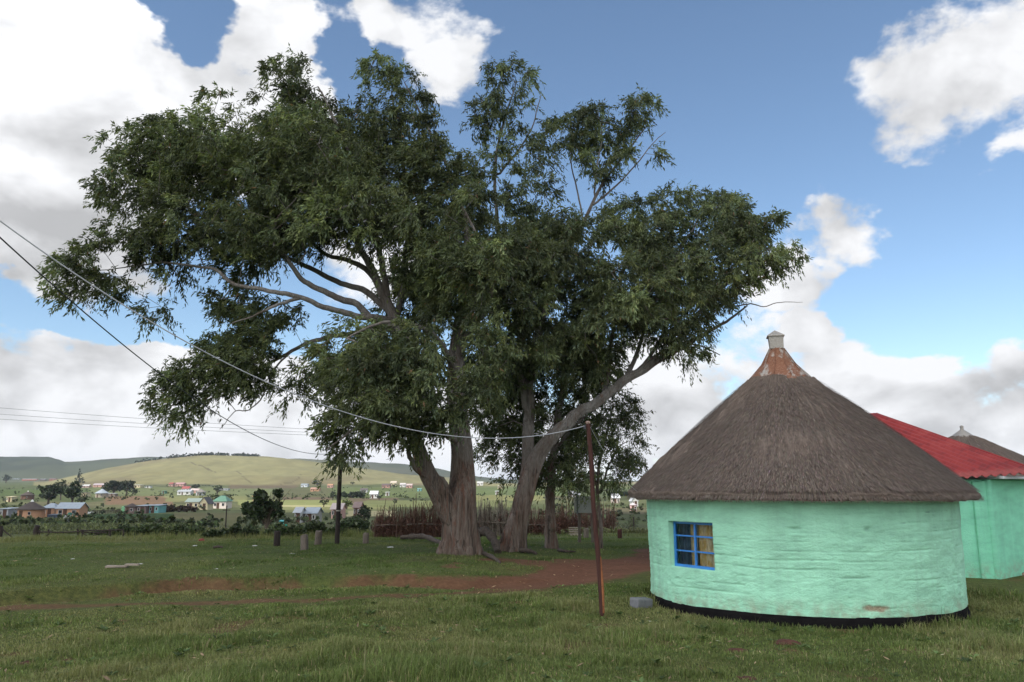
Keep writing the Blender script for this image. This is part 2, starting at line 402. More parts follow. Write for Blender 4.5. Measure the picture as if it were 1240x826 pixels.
def tints(x, y, z):
    n = fbm(x / 3.1, y / 3.1, 1, 4); nb = fbm(x / 40., y / 40., 6, 4)
    r = np.hypot(x, y); c = np.zeros(x.shape + (3,))
    def lerp(a, b, t): return a + (np.asarray(b) - a) * t[..., None]
    c[:] = (.068, .088, .027)
    c = lerp(c, (.075, .080, .028), sm(.45, .7, n) * .7)
    da, wa, sa = poly_dist(ROAD_A, WID_A, x, y)
    c = lerp(c, (.068, .078, .026), (sa < 0) * sm(.35, .65, fbm(x / 1.7, y / 1.7, 2, 4)) * .8)
    c = lerp(c, (.115, .115, .045), sm(34, 38, y) * (1 - sm(44, 50, y)) * sm(-6, -10, x) * .9)
    # valley: small patchwork
    v = sm(48, 80, r)
    pw = np.floor(x / (30 + r * .05) + 2.2 * nb) * 13.7 + np.floor((y / (16 + r * .06)) + 1.7 * nb) * 7.31
    hsh = np.abs(np.sin(pw) * 43758.5) % 1.0
    vc = np.stack([np.interp(hsh, [0, .3, .6, .85, 1], q) for q in ([.055, .08, .07, .115, .10], [.062, .085, .085, .12, .085], [.026, .036, .032, .055, .048])], -1)
    vc *= (.75 + .5 * fbm(x / 9., y / 9., 4, 4))[..., None]
    c = c * (1 - v[..., None]) + vc * v[..., None]
    px, py = project(x, y, z)
    jx = (fbm(x / 25., y / 25., 11, 3) - .5) * 14; jy = (fbm(x / 60., y / 90., 12, 3) - .5) * 2.2
    front = (y > 60) & (y < 2400)
    for (a, b, p, q, col) in FIELDS:
        k = front & (px + jx > a) & (px + jx < b) & (py + jy > p) & (py + jy < q)
        c = np.where(k[..., None], np.asarray(col) * (.82 + .36 * fbm(x / 12., y / 12., 3, 4))[..., None], c)
    # pale grass hill
    sx = np.where(y > 0, x / np.maximum(y, 1), 9)
    hl = sm(985, 1010, y + (nb - .5) * 60) * (1 - sm(1780, 1900, y)) * (ridge(HILL_L, sx) > tan_el(589.5))
    hc = np.zeros_like(c); hc[:] = (.185, .168, .078)
    hc = lerp(hc, (.15, .125, .065), sm(.44, .66, fbm(x / 110., y / 260., 8, 5)) * .9)
    hc = lerp(hc, (.215, .20, .095), sm(.5, .7, fbm(x / 90., y / 200., 18, 4)) * .6)
    hc *= (.72 + .56 * fbm(x / 12., y / 26., 4, 4))[..., None]
    for (x0, y0, x1, y1) in [(284, 569, 306, 586), (370, 570, 355, 583), (356, 583, 340, 586), (230, 560, 262, 572)]:   # paths and gullies
        tt = np.clip((px - x0) / (x1 - x0), 0, 1); yy = y0 + (y1 - y0) * tt + (nb - .5) * 5
        k = (np.abs(py - yy) < .55) & (tt > 0) & (tt < 1)
        hc = np.where((k & (hl > .5))[..., None], (.10, .085, .045), hc)
    c = c * (1 - hl[..., None]) + hc * hl[..., None]
    hd = sm(1850, 1950, y)
    dc = np.zeros_like(c); dc[:] = (.085, .095, .048)
    dc = lerp(dc, (.05, .06, .032), sm(.5, .66, fbm(x / 300., y / 400., 8, 5)))
    dc = lerp(dc, (.14, .13, .07), sm(.55, .75, fbm(x / 200., y / 500., 28, 4)) * .6)
    c = c * (1 - hd[..., None]) + dc * hd[..., None]
    return np.clip(c, 0, 1)
# polar sheet: fine in the direction of the view, coarse elsewhere
azs = np.concatenate([np.arange(-180, -48, 4.0), np.arange(-48, -38, .6), np.arange(-38, 38, .115), np.arange(38, 48, .6), np.arange(48, 180, 4.0)])
rs = np.concatenate([[0.0], np.geomspace(1.5, 7, 14)[:-1], np.geomspace(7, 48, 260)[:-1], np.geomspace(48, 3400, 300)[:-1], np.geomspace(3400, 16000, 24)])
A, RR = np.meshgrid(np.radians(azs), rs)
X, Y = RR * np.sin(A), RR * np.cos(A)
Z = H(X, Y)
soil = soil_mask(X, Y)
T = tints(X, Y, Z)
nr, na = X.shape
idx = np.arange(nr * na).reshape(nr, na)
nxt = np.roll(idx, -1, 1)
quads = np.stack([idx[:-1], nxt[:-1], nxt[1:], idx[1:]], -1)[1:].reshape(-1, 4)[:, ::-1]
tris = np.stack([idx[0], nxt[1], idx[1]], -1)[:, ::-1]
m_ground, g, b = new_mat('ground_soil_and_grass', 0.95, 0.1)
pos = g.node('ShaderNodeNewGeometry').outputs['Position']
na1 = g.noise(pos, 9.0, 6, 0.65); na2 = g.noise(pos, 0.9, 5, 0.6); na3 = g.noise(pos, 60.0, 3, 0.6)
far = g.mapr(g.vmath('LENGTH', pos), 40, 120, 0, 1)
grass_c = g.mix(g.mapr(na1, .42, .68, 0, 1), g.attr('tint'), g.mix(1.0, g.attr('tint'), (2.0, 1.75, 1.6), 'MULTIPLY'))
grass_c = g.mix(g.math('MULTIPLY', g.mapr(na3, .35, .6, .75, 0), g.math('SUBTRACT', 1.0, far)), grass_c, g.mix(1.0, grass_c, (.35, .4, .35), 'MULTIPLY'))
grass_c = g.mix(far, grass_c, g.attr('tint'))
soil_c = g.ramp(g.math('ADD', g.math('MULTIPLY', na1, .5), g.math('ADD', g.math('MULTIPLY', na2, .3), g.math('MULTIPLY', na3, .2))), [(.30, (.055, .026, .016)), (.46, (.115, .053, .031)), (.58, (.150, .073, .045)), (.74, (.22, .125, .085))])
g.put(b.inputs['Base Color'], g.mix(g.attr('soil', 'Fac'), grass_c, soil_c))
bump(g, b, g.math('ADD', na1, g.math('MULTIPLY', na3, .4)), 0.7, 0.05)
terrain = mesh_np('ground', np.stack([X, Y, Z], -1).reshape(-1, 3), [quads, tris], m_ground, None, {'tint': T.reshape(-1, 3), 'soil': soil.ravel()}, True)
tag(terrain, kind='structure')
# ------------------------------------------------------------------ cumulus overhead whose shade lies on the field and on the far hills
m_cloud, g, b = new_mat('cloud_white', 1.0, 0.0)
b.inputs['Base Color'].default_value = (.9, .9, .9, 1)
def cloud_mass(gx, gy, rx, ry, alt, seed):
    c = np.array([gx, gy]) + np.array([SUN_DIR.x, SUN_DIR.y]) * alt / SUN_DIR.z
    n, m = 60, 96
    th = np.linspace(0, math.pi, n); ph = np.linspace(0, 2 * math.pi, m, endpoint=False)
    TH, PH = np.meshgrid(th, ph, indexing='ij')
    ux, uy, uz = np.sin(TH) * np.cos(PH), np.sin(TH) * np.sin(PH), np.cos(TH)
    k = .62 + .75 * fbm(ux * 2.2 + seed, uy * 2.2, uz * 2.2 + 5, 5, .55)
    hz = .32 * min(rx, ry)
    V = np.stack([c[0] + ux * rx * k, c[1] + uy * ry * k, alt + np.where(uz > 0, uz * hz * k, uz * hz * .25)], -1).reshape(-1, 3)
    ii = np.arange(n * m).reshape(n, m); jj = np.roll(ii, -1, 1)
    return V, np.stack([ii[:-1], ii[1:], jj[1:], jj[:-1]], -1).reshape(-1, 4)
CL = [(-40, 60, 210, 190, 1000, 1), (-1500, 2750, 1500, 900, 3600, 2), (420, 3000, 1000, 720, 3600, 3)]
m_thin, g, b = new_mat('thin_cloud', 1.0, 0.0)                  # thinner cloud lets part of the sun through
b.inputs['Base Color'].default_value = (.9, .9, .9, 1)
tp = g.node('ShaderNodeBsdfTransparent'); mx = g.node('ShaderNodeMixShader'); mx.inputs[0].default_value = .62
g.l.new(b.outputs[0], mx.inputs[1]); g.l.new(tp.outputs[0], mx.inputs[2]); g.l.new(mx.outputs[0], m_thin.node_tree.nodes['Material Output'].inputs[0])
for a in CL:
    v, f = cloud_mass(*a)
    tag(mesh_np('cloud', v, [f], m_cloud if a[4] < 2000 else m_thin, None, None, True), kind='structure')
# ------------------------------------------------------------------ the mint rondavel
def mint_paint(name, c, course=True, dirt=True):
    m, g, b = new_mat(name, 0.62, 0.3)
    p = g.node('ShaderNodeTexCoord').outputs['Object']
    n = g.noise(g.scale(p, (1, 1, 3.0)), 1.6, 5, .6); f = g.noise(p, 26, 4, .6)
    col = g.ramp(n, [(.28, tuple(q * .82 for q in c)), (.5, c), (.75, tuple(min(1, q * 1.12 + .015) for q in c))])
    wash = g.noise(g.scale(p, (3.2, 3.2, .28)), 1.0, 5, .6)
    col = g.mix(g.mapr(wash, .50, .68, 0, .55), col, tuple(q * .72 + .03 for q in c)); col = g.mix(g.mapr(wash, .46, .34, 0, .30), col, tuple(min(1, q * 1.05 + .07) for q in c))
    cr = g.attr('crack', 'Fac')
    col = g.mix(g.math('MULTIPLY', cr, .75), col, tuple(q * .42 for q in c))
    if dirt:
        z = g.node('ShaderNodeSeparateXYZ'); g.l.new(p, z.inputs[0])
        low = g.math('MULTIPLY', g.mapr(z.outputs[2], .12, .50, 1, 0), g.mapr(g.noise(p, 4.5, 6, .7), .42, .66, 0, 1))
        col = g.mix(g.math('MULTIPLY', low, .85), col, (.30, .27, .17))
        col = g.mix(g.attr('bare', 'Fac'), col, g.ramp(f, [(.35, (.20, .15, .09)), (.65, (.40, .36, .24))]))
    g.put(b.inputs['Base Color'], col)
    bump(g, b, g.math('ADD', g.noise(g.scale(p, (1, 1, 2.0)), 17, 8, .72), g.math('MULTIPLY', f, .5)), .7, .028)
    return m
MINT = (.365, .72, .495)
m_mint = mint_paint('mint_plaster', MINT)
m_black = simple('black_bitumen', (.010, .009, .009), .95, .4, 8, .05, bumpd=.02)
m_blue = simple('blue_gloss_paint', (.035, .20, .56), .4, .15, 9, .5)
m_thatch, g, b = new_mat('weathered_thatch', 0.95, 0.1)
p = g.node('ShaderNodeTexCoord').outputs['Object']
uvn = g.attr('thatch_uv', 'Vector')
s1 = g.noise(g.scale(uvn, (64, 9.0, 1)), 1.0, 6, .65); s2 = g.noise(p, 1.1, 5, .6); s3 = g.noise(g.scale(uvn, (9, 2.0, 1)), 1.0, 5, .6)
tf = g.math('ADD', g.math('MULTIPLY', s1, .5), g.math('ADD', g.math('MULTIPLY', s2, .22), g.math('MULTIPLY', s3, .28)))
g.put(b.inputs['Base Color'], g.ramp(tf, [(.33, (.060, .044, .034)), (.48, (.140, .106, .085)), (.6, (.200, .158, .128)), (.72, (.30, .245, .20))]))
bump(g, b, s1, .9, .03)
m_straw, g, b = new_mat('loose_straw', 0.9, 0.15)
g.put(b.inputs['Base Color'], g.attr('tint'))
def rust_mat(name, amount):
    m, g, b = new_mat(name, .6, .4)
    p = g.node('ShaderNodeTexCoord').outputs['Object']
    n = g.noise(g.scale(p, (1, 1, .45)), 4.2, 7, .68, .4); f = g.noise(p, 40, 4, .6)
    k = g.mapr(n, .58 - amount * .2, .66 - amount * .2, 0, 1)
    rust = g.ramp(f, [(.3, (.10, .040, .022)), (.5, (.19, .080, .042)), (.7, (.26, .135, .085))])
    zinc = g.ramp(f, [(.3, (.27, .24, .20)), (.7, (.42, .38, .33))])
    g.put(b.inputs['Base Color'], g.mix(k, zinc, rust)); g.put(b.inputs['Metallic'], g.mapr(k, 0, 1, .35, 0)); g.put(b.inputs['Roughness'], g.mapr(k, 0, 1, .45, .9))
    bump(g, b, f, .3, .01)
    return m
m_rust = rust_mat('rusty_sheet', .78); m_zinc = rust_mat('galvanised_sheet', -.15)
hut = empty('rondavel', HUT, 'mint green round hut with grey brown thatched cone roof and one blue window', 'hut')
PL_Z, WALL_T = 0.16, 2.12
# window opening, from the pixels of its outer edges
def on_wall(px, py):
    d = ray(px, py); ox, oy = -HUT.x, -HUT.y
    a = d.x ** 2 + d.y ** 2; bq = 2 * (ox * d.x + oy * d.y); c = ox * ox + oy * oy - HUT_R ** 2
    t = (-bq - math.sqrt(max(0, bq * bq - 4 * a * c))) / (2 * a)
    return math.atan2(d.y * t - HUT.y, d.x * t - HUT.x), EYE + d.z * t
tL, zT = on_wall(811, 633); tR, zB = on_wall(866, 690)
tC = .5 * (tL + tR); zT2 = on_wall(840, 632)[1]; zB = on_wall(850, 690)[1]; zT = zT2
NT, NZ = 760, 112
th = np.linspace(tL, tL + 2 * math.pi, NT, endpoint=False)
# snap columns to the window's edges
iR = int(round((tR - tL) / (2 * math.pi) * NT)); th[:iR + 1] = np.linspace(tL, tR, iR + 1)
zz = np.linspace(PL_Z, WALL_T, NZ); jB = int(round((zB - PL_Z) / (WALL_T - PL_Z) * (NZ - 1))); jT = int(round((zT - PL_Z) / (WALL_T - PL_Z) * (NZ - 1)))
TH, ZZ = np.meshgrid(th, zz, indexing='ij')
u = TH * HUT_R
def wall_relief(u, z, seed=0):
    wob = (fbm(u * .55 + seed, z * .8, 3, 3) - .5) * .16
    q = (z + wob) / .155; fr = q - np.floor(q); row = np.floor(q)
    strength = sm(.50, .70, fbm(u * .8 + row * 9.1, row * 3.7, seed, 3))
    joint = np.exp(-((np.minimum(fr, 1 - fr)) / .06) ** 2) * strength
    lump = fbm(u * 4.2 + seed, z * 7.5, 7, 5, .6) - .5
    big = fbm(u * .9, z * 1.4, seed + 9, 3) - .5
    fine = fbm(u * 9.0 + seed, z * 19.0, 3, 3) - .5
    d = -.019 * joint + .026 * lump + .014 * fine + .05 * big
    crack = sm(.66, .78, fbm(u * 5.0, z * 22., 4 + seed, 3)) * sm(.4, .65, fbm(u * 1.1, z * 1.7, 15 + seed, 3)) * joint * 1.7
    return d, np.clip(crack, 0, 1)
d, crack = wall_relief(u, ZZ)
for (px, py, w, h, a) in [(962, 640, .10, .025, -.03), (966, 648, .12, .02, .03), (1050, 641, .05, .04, -.03), (1036, 700, .25, .012, -.02), (800, 672, .03, .07, -.02), (850, 706, .12, .012, -.02), (980, 690, .3, .012, -.015)]:
    t0, z0 = on_wall(px, py); dt = (TH - t0 + math.pi) % (2 * math.pi) - math.pi
    gsn = np.exp(-((dt * HUT_R / w) ** 2 + ((ZZ - z0) / h) ** 2)); d = d + a * gsn; crack = np.clip(crack + gsn * (a < 0) * .8, 0, 1)
t0, z0 = on_wall(1062, 737); dt = (TH - t0 + math.pi) % (2 * math.pi) - math.pi
bare = sm(.35, .75, np.exp(-((dt * HUT_R / .30) ** 2 + ((ZZ - z0) / .07) ** 2)) + (fbm(u * 9, ZZ * 12, 5, 3) - .5) * .7)
d = d - .012 * bare
flare = .012 * np.exp(-(ZZ - PL_Z) / .22)
rad = HUT_R + d + flare + .015 * (ZZ - PL_Z)
W = np.stack([rad * np.cos(TH), rad * np.sin(TH), ZZ + (fbm(u * 1.5, 0, 3, 3) - .5) * .03 * (ZZ < PL_Z + .01)], -1)
ii = np.arange(NT * NZ).reshape(NT, NZ); ni = np.roll(ii, -1, 0)
q = np.stack([ii[:, :-1], ni[:, :-1], ni[:, 1:], ii[:, 1:]], -1)
keep = np.ones((NT, NZ - 1), bool); keep[:iR, jB:jT] = False
F = [q[keep]]
V = W.reshape(-1, 3)
# the deep reveal round the opening
nrm = Vector((math.cos(tC), math.sin(tC), 0)); tan = Vector((-math.sin(tC), math.cos(tC), 0))
loop = [(i, jB) for i in range(iR + 1)] + [(iR, j) for j in range(jB + 1, jT + 1)] + [(i, jT) for i in range(iR - 1, -1, -1)] + [(0, j) for j in range(jT - 1, jB, -1)]
li = np.array([ii[a, c] for a, c in loop])
flatd = (W[0, jB, :2] @ np.array([nrm.x, nrm.y]) + W[iR, jB, :2] @ np.array([nrm.x, nrm.y])) / 2 - .135
inner = V[li].copy()
inner[:, :2] += np.outer(flatd - inner[:, :2] @ np.array([nrm.x, nrm.y]), np.array([nrm.x, nrm.y]))
ib = len(V) + np.arange(len(li)); V = np.concatenate([V, inner])
F.append(np.stack([li, np.roll(li, -1), np.roll(ib, -1), ib], -1))
ex = lambda a: np.concatenate([a.ravel(), np.zeros(len(li))])
mesh_np('wall', V, F, m_mint, hut, {'crack': ex(crack), 'bare': ex(bare)}, True)
# black plinth
pr = MB(); pts = []
thp = np.linspace(0, 2 * math.pi, 240, endpoint=False); prof = [(HUT_R - .1, .175), (HUT_R + .01, .16), (HUT_R + .02, .09), (HUT_R + .04, 0), (HUT_R + .04, -.3)]
TP, KP = np.meshgrid(thp, range(5), indexing='ij')
pr_ = np.array([a for a, _ in prof])[KP] + (fbm(TP * 9, KP * 1.0, 2, 3) - .5) * .06
pz = np.array([a for _, a in prof])[KP] + (fbm(TP * 7, 2, 7, 3) - .5) * .05 * (KP < 2)
i2 = np.arange(240 * 5).reshape(240, 5); n2_ = np.roll(i2, -1, 0)
mesh_np('plinth', np.stack([pr_ * np.cos(TP), pr_ * np.sin(TP), pz], -1).reshape(-1, 3), [np.stack([i2[:, 1:], n2_[:, 1:], n2_[:, :-1], i2[:, :-1]], -1).reshape(-1, 4)], m_black, hut, None, True)
# window: blue steel frame of six panes, glass, curtains behind
wz0, wz1 = zz[jB], zz[jT]; pL = W[0, jB, :2] @ np.array([tan.x, tan.y]); pR = W[iR, jB, :2] @ np.array([tan.x, tan.y])
ww = abs(pR - pL); mid = .5 * (pL + pR)
FM = Matrix.Translation(nrm * flatd + tan * mid) @ Matrix(((tan.x, nrm.x, 0, 0), (tan.y, nrm.y, 0, 0), (0, 0, 1, 0), (0, 0, 0, 1)))
mb = MB(); hw = ww / 2; t = .05
mb.box(-hw, -.02, wz0, -hw + t, .03, wz1, FM).box(hw - t, -.02, wz0, hw, .03, wz1, FM).box(-hw + t, -.02, wz0, hw - t, .03, wz0 + t, FM).box(-hw + t, -.02, wz1 - t, hw - t, .03, wz1, FM)
frame = mb.build('window', m_blue, hut)
mb = MB(); mb.box(-.02, -.015, wz0 + t, .02, .036, wz1 - t, FM); mb.build('mullion', m_blue, frame)
for k in (1, 2):
    z0 = wz0 + t + (wz1 - wz0 - 2 * t) * k / 3; z0 += .03 if k == 2 else 0
    mb = MB(); mb.box(-hw + t, -.012, z0 - .014, -.02, .026, z0 + .014, FM).box(.02, -.012, z0 - .014, hw - t, .026, z0 + .014, FM); mb.build('glazing_bar', m_blue, frame)
m_glass, g, b = new_mat('window_glass', .03, .5)
b.inputs['Base Color'].default_value = (.9, .95, .95, 1); b.inputs['Transmission Weight'].default_value = 1.0; b.inputs['IOR'].default_value = 1.45
mb = MB(); mb.add([FM @ Vector(p_) for p_ in ((-hw + t, .005, wz0 + t), (hw - t, .005, wz0 + t), (hw - t, .005, wz1 - t), (-hw + t, .005, wz1 - t))], [(0, 1, 2, 3)])
mb.build('pane', m_glass, frame)
def curtain(name, x0, x1, col, col2, depth, seed):
    n = 60; k = 14
    xs = np.linspace(x0, x1, n); zs = np.linspace(wz0 - .05, wz1 + .05, k)
    XX, Z2 = np.meshgrid(xs, zs, indexing='ij')
    YY = -depth + .022 * np.sin(XX * 62 + seed + .6 * np.sin(Z2 * 3)) + .012 * np.sin(XX * 23 + seed)
    P = np.array(FM) @ np.stack([XX.ravel(), YY.ravel(), Z2.ravel(), np.ones(n * k)])
    i3 = np.arange(n * k).reshape(n, k)
    m, g, b = new_mat(name + '_cloth', .9, .1)
    pp = g.node('ShaderNodeTexCoord').outputs['Object']
    g.put(b.inputs['Base Color'], g.ramp(g.noise(pp, 7, 3, .5), [(.42, col), (.58, col2)]))
    mesh_np(name, P[:3].T, [np.stack([i3[:-1, :-1], i3[1:, :-1], i3[1:, 1:], i3[:-1, 1:]], -1).reshape(-1, 4)], m, frame, None, True)
sgn = 1 if (FM @ Vector((1, 0, 0)) - FM @ Vector((-1, 0, 0))).x > 0 else -1
def rng_x(a, b): return (a * sgn, b * sgn) if sgn > 0 else (b * sgn, a * sgn)
curtain('curtain', *rng_x(.03 * 1, hw), (.62, .42, .16), (.75, .62, .40), .10, 1.0)
curtain('curtain', *rng_x(-.20, -.03), (.55, .40, .14), (.70, .60, .38), .13, 2.0)
curtain('net_curtain', *rng_x(-hw, -.13), (.05, .09, .13), (.09, .14, .19), .17, 3.0)
# thatch ----------------------------------------------------------
RE, ZE, RC, ZC = 3.38, 2.08, .64, 4.53
def roof_pt(th, s, lift=0):
    """s 0 at the eave .. 1 at the cap ring"""
    r = RE + (RC - RE) * s; z = ZE + .10 + (ZC - ZE - .06) * s
    z = z + .05 * np.sin(np.pi * s) ** 1.0
    r = r + lift * .66; z = z + lift * .75
    sh = -.15 * (z - ZE) / 3.1
    return r * np.cos(th) + sh * math.cos(.35), r * np.sin(th) + sh * -math.sin(.35), z
nth, ns = 900, 110
ths = np.linspace(0, 2 * math.pi, nth, endpoint=False); ss = np.linspace(0, 1.0, ns)
TH, SS = np.meshgrid(ths, ss, indexing='ij')
un = np.cos(TH) * 6, np.sin(TH) * 6
lift = (fbm(np.cos(TH) * 45, np.sin(TH) * 45, SS * 16, 3) - .5) * .07 + (fbm(np.cos(TH) * 3, np.sin(TH) * 3, SS * 3, 3) - .5) * .14 + (fbm(un[0], un[1], SS * 9, 3) - .5) * .05
x, y, z = roof_pt(TH, SS, lift)
eave = (fbm(np.cos(ths) * 5, np.sin(ths) * 5, 3, 3) - .5) * .10 + (fbm(np.cos(ths) * 30, np.sin(ths) * 30, 3, 3) - .5) * .06
z[:, 0] += eave; z[:, 1] += eave * .5
rows = [np.stack([x, y, z], -1)]
under = []
for (rr_, dz) in [(RE + .0, -.03), (RE - .05, -.10), (RE - .22, -.11), (HUT_R - .12, .02)]:
    under.append(np.stack([rr_ * np.cos(ths), rr_ * np.sin(ths), ZE + .10 + dz + eave * (1 if rr_ > 3.2 else .3)], -1))
rows = np.concatenate([np.stack(under[::-1], 1), rows[0]], 1)
k = rows.shape[1]; i4 = np.arange(nth * k).reshape(nth, k); n4 = np.roll(i4, -1, 0)
UV = np.stack([np.repeat(ths[:, None] * 3, k, 1), np.concatenate([np.full((nth, 4), -.1), SS * 4], 1), np.zeros((nth, k))], -1)
roof = mesh_np('roof', rows.reshape(-1, 3), [np.stack([i4[:, :-1], n4[:, :-1], n4[:, 1:], i4[:, 1:]], -1).reshape(-1, 4)], m_thatch, hut, {'thatch_uv': UV.reshape(-1, 3)}, True)
# loose straws lying down the slope and hanging over the eave
def straws(n, s_lo, s_hi, ln, wd, name, parent, fn, seed=1, fringe=False):
    r_ = np.random.default_rng(seed)
    t0 = r_.uniform(0, 2 * math.pi, n); s0 = s_lo + (s_hi - s_lo) * (1 - np.sqrt(r_.random(n))) if not fringe else np.zeros(n)
    L = r_.uniform(.5, 1.0, n) * ln; dt = r_.normal(0, .05, n); lf = r_.uniform(.0, .04, n)
    ds = L / 3.7
    a = np.stack(fn(t0, s0 + ds, lf * .4 + .015), -1); b_ = np.stack(fn(t0 + dt * L, s0, lf + .02), -1)
    if fringe:
        a = np.stack(fn(t0, np.full(n, .035), .0), -1); a[:, 2] -= r_.uniform(0, .10, n)
        b_ = np.stack(fn(t0 + dt * .3, np.full(n, -.02), .0), -1); b_[:, 2] -= r_.uniform(.0, .09, n)
    tg = np.stack([-np.sin(t0), np.cos(t0), np.zeros(n)], -1) * (wd * r_.uniform(.6, 1.3, n))[:, None]
    V = np.stack([a - tg, a + tg, b_ + tg * .5, b_ - tg * .5], 1).reshape(-1, 3)
    base = np.array([.155, .122, .100]); k_ = np.exp(r_.normal(0, .32, n)); c_ = base[None] * k_[:, None] * (1 + r_.normal(0, .06, (n, 3)))
    mesh_np(name, V, [np.arange(4 * n).reshape(n, 4)], m_straw, parent, {'tint': np.repeat(np.clip(c_, .01, .5), 4, 0)})
straws(120000, .0, .97, .13, .0036, 'straw', roof, roof_pt)
straws(6000, 0, 0, .2, .004, 'eave_fringe', roof, roof_pt, 4, True)
# tin cap
sh = lambda z: (-.15 * (z - ZE) / 3.1 * math.cos(.35), .15 * (z - ZE) / 3.1 * math.sin(.35))
mb = MB(); nn = 11
rings = [(RC + .05, ZC - .03), (RC - .02, ZC + .05), (.355, ZC + .34), (.15, ZC + .70)]
vs = []
for r0, z0 in rings:
    for j in range(nn):
        t_ = 2 * math.pi * j / nn + .2; vs.append((r0 * math.cos(t_) + sh(z0)[0], r0 * math.sin(t_) + sh(z0)[1], z0))
fs = [(i * nn + j, i * nn + (j + 1) % nn, (i + 1) * nn + (j + 1) % nn, (i + 1) * nn + j) for i in range(3) for j in range(nn)]
mb.add(vs, fs); cap = mb.build('tin_cone', m_rust, roof, bevel=.008)
mb = MB()
for j in range(nn):
    t_ = 2 * math.pi * j / nn + .2
    pts = [Vector((r0 * math.cos(t_) * 1.01 + sh(z0)[0], r0 * math.sin(t_) * 1.01 + sh(z0)[1], z0 + .008)) for r0, z0 in rings[1:]]
    mb.tube(pts, .009, 5)
mb.build('sheet_seam', m_rust, roof)
mb = MB(); a0 = .55
def sq(hs, z0): return [(hs * math.cos(a0 + q_ * math.pi / 2) * 1.414 + sh(z0)[0], hs * math.sin(a0 + q_ * math.pi / 2) * 1.414 + sh(z0)[1], z0) for q_ in range(4)]
zt = ZC + .69
mb.add(sq(.135, zt) + sq(.15, zt + .27), [(0, 1, 5, 4), (1, 2, 6, 5), (2, 3, 7, 6), (3, 0, 4, 7), (3, 2, 1, 0)])
mb.add(sq(.175, zt + .262) + sq(.178, zt + .285) + [(sh(zt + .42)[0], sh(zt + .42)[1], zt + .42)], [(0, 1, 5, 4), (1, 2, 6, 5), (2, 3, 7, 6), (3, 0, 4, 7), (3, 2, 1, 0), (4, 5, 8), (5, 6, 8), (6, 7, 8), (7, 4, 8)])
mb.build('vent_cap', m_zinc, roof, bevel=.004)
# ------------------------------------------------------------------ buildings behind it
m_mint2 = mint_paint('mint_wall_smooth', (.24, .66, .43))
m_red, g, b = new_mat('red_sheet_paint', .45, .45)
p = g.node('ShaderNodeTexCoord').outputs['Object']
n = g.noise(p, 1.6, 6, .65); n_s = g.noise(g.scale(p, (.6, 9, 1)), 2.2, 4, .6)
g.put(b.inputs['Base Color'], g.ramp(g.math('ADD', g.math('MULTIPLY', n, .6), g.math('MULTIPLY', n_s, .4)), [(.3, (.11, .012, .010)), (.5, (.25, .023, .018)), (.7, (.33, .06, .045))]))
HX0, HX1, HY0, HY1 = 8.3, 12.2, 20.9, 31.4
EZ, RZ = 2.52, 4.5
house = empty('red_roofed_house', (HX0, HY0, 0), 'mint green house under a red corrugated sheet roof behind the round hut', 'house')
def rel_wall(name, a, b_, z0, z1f, parent, origin, th_=.2, seed=0, mat=None):
    """plastered wall from a to b (outer face), uneven surface, given thickness"""
    a = Vector((a[0], a[1], 0)) - origin; b_ = Vector((b_[0], b_[1], 0)) - origin
    L = (b_ - a).length; e = (b_ - a) / L; nrm_ = Vector((e.y, -e.x, 0))
    nu, nz = max(8, int(L / .07)), 40
    U, K = np.meshgrid(np.linspace(0, L, nu), np.linspace(0, 1, nz), indexing='ij')
    Zq = z0 + (z1f(U / L) - z0) * K
    dd, cr = wall_relief(U + seed, Zq, seed); dd = dd * .35
    P = np.stack([a.x + e.x * U + nrm_.x * dd, a.y + e.y * U + nrm_.y * dd, Zq], -1)
    B = np.stack([a.x + e.x * U - nrm_.x * th_, a.y + e.y * U - nrm_.y * th_, Zq], -1)
    i_ = np.arange(nu * nz).reshape(nu, nz); o_ = nu * nz
    f1 = np.stack([i_[:-1, :-1], i_[1:, :-1], i_[1:, 1:], i_[:-1, 1:]], -1).reshape(-1, 4)
    edge = np.concatenate([i_[:, 0], i_[-1, 1:], i_[::-1, -1][1:], i_[0, ::-1][1:]])
    f3 = np.stack([edge[:-1], edge[:-1] + o_, edge[1:] + o_, edge[1:]], -1)
    return mesh_np(name, np.concatenate([P.reshape(-1, 3), B.reshape(-1, 3)]), [f1, f1[:, ::-1] + o_, f3], mat or m_mint2, parent, {'crack': np.tile(cr.ravel() * .25, 2), 'bare': np.zeros(2 * o_)}, True)
O = Vector((HX0, HY0, 0))
gz = lambda t: EZ - .3 + (RZ - EZ) * (1 - np.abs(2 * t - 1))
rel_wall('wall', (HX0, HY0), (HX1, HY0), -.2, lambda t: EZ - .02 + 0 * t, house, O, seed=3)
rel_wall('wall', (HX1, HY0 + .01), (HX1, HY1), -.2, gz, house, O, seed=5)
rel_wall('wall', (HX1, HY1), (HX0, HY1), -.2, lambda t: EZ - .02 + 0 * t, house, O, seed=7)
rel_wall('wall', (HX0, HY1), (HX0, HY0 + .01), -.2, gz, house, O, seed=9)
mb = MB(); mb.box(HX1 - HX0 - .35, -.06, -.2, HX1 - HX0 + .03, .2, EZ - .06); mb.build('corner_pier', m_mint2, house, bevel=.03)
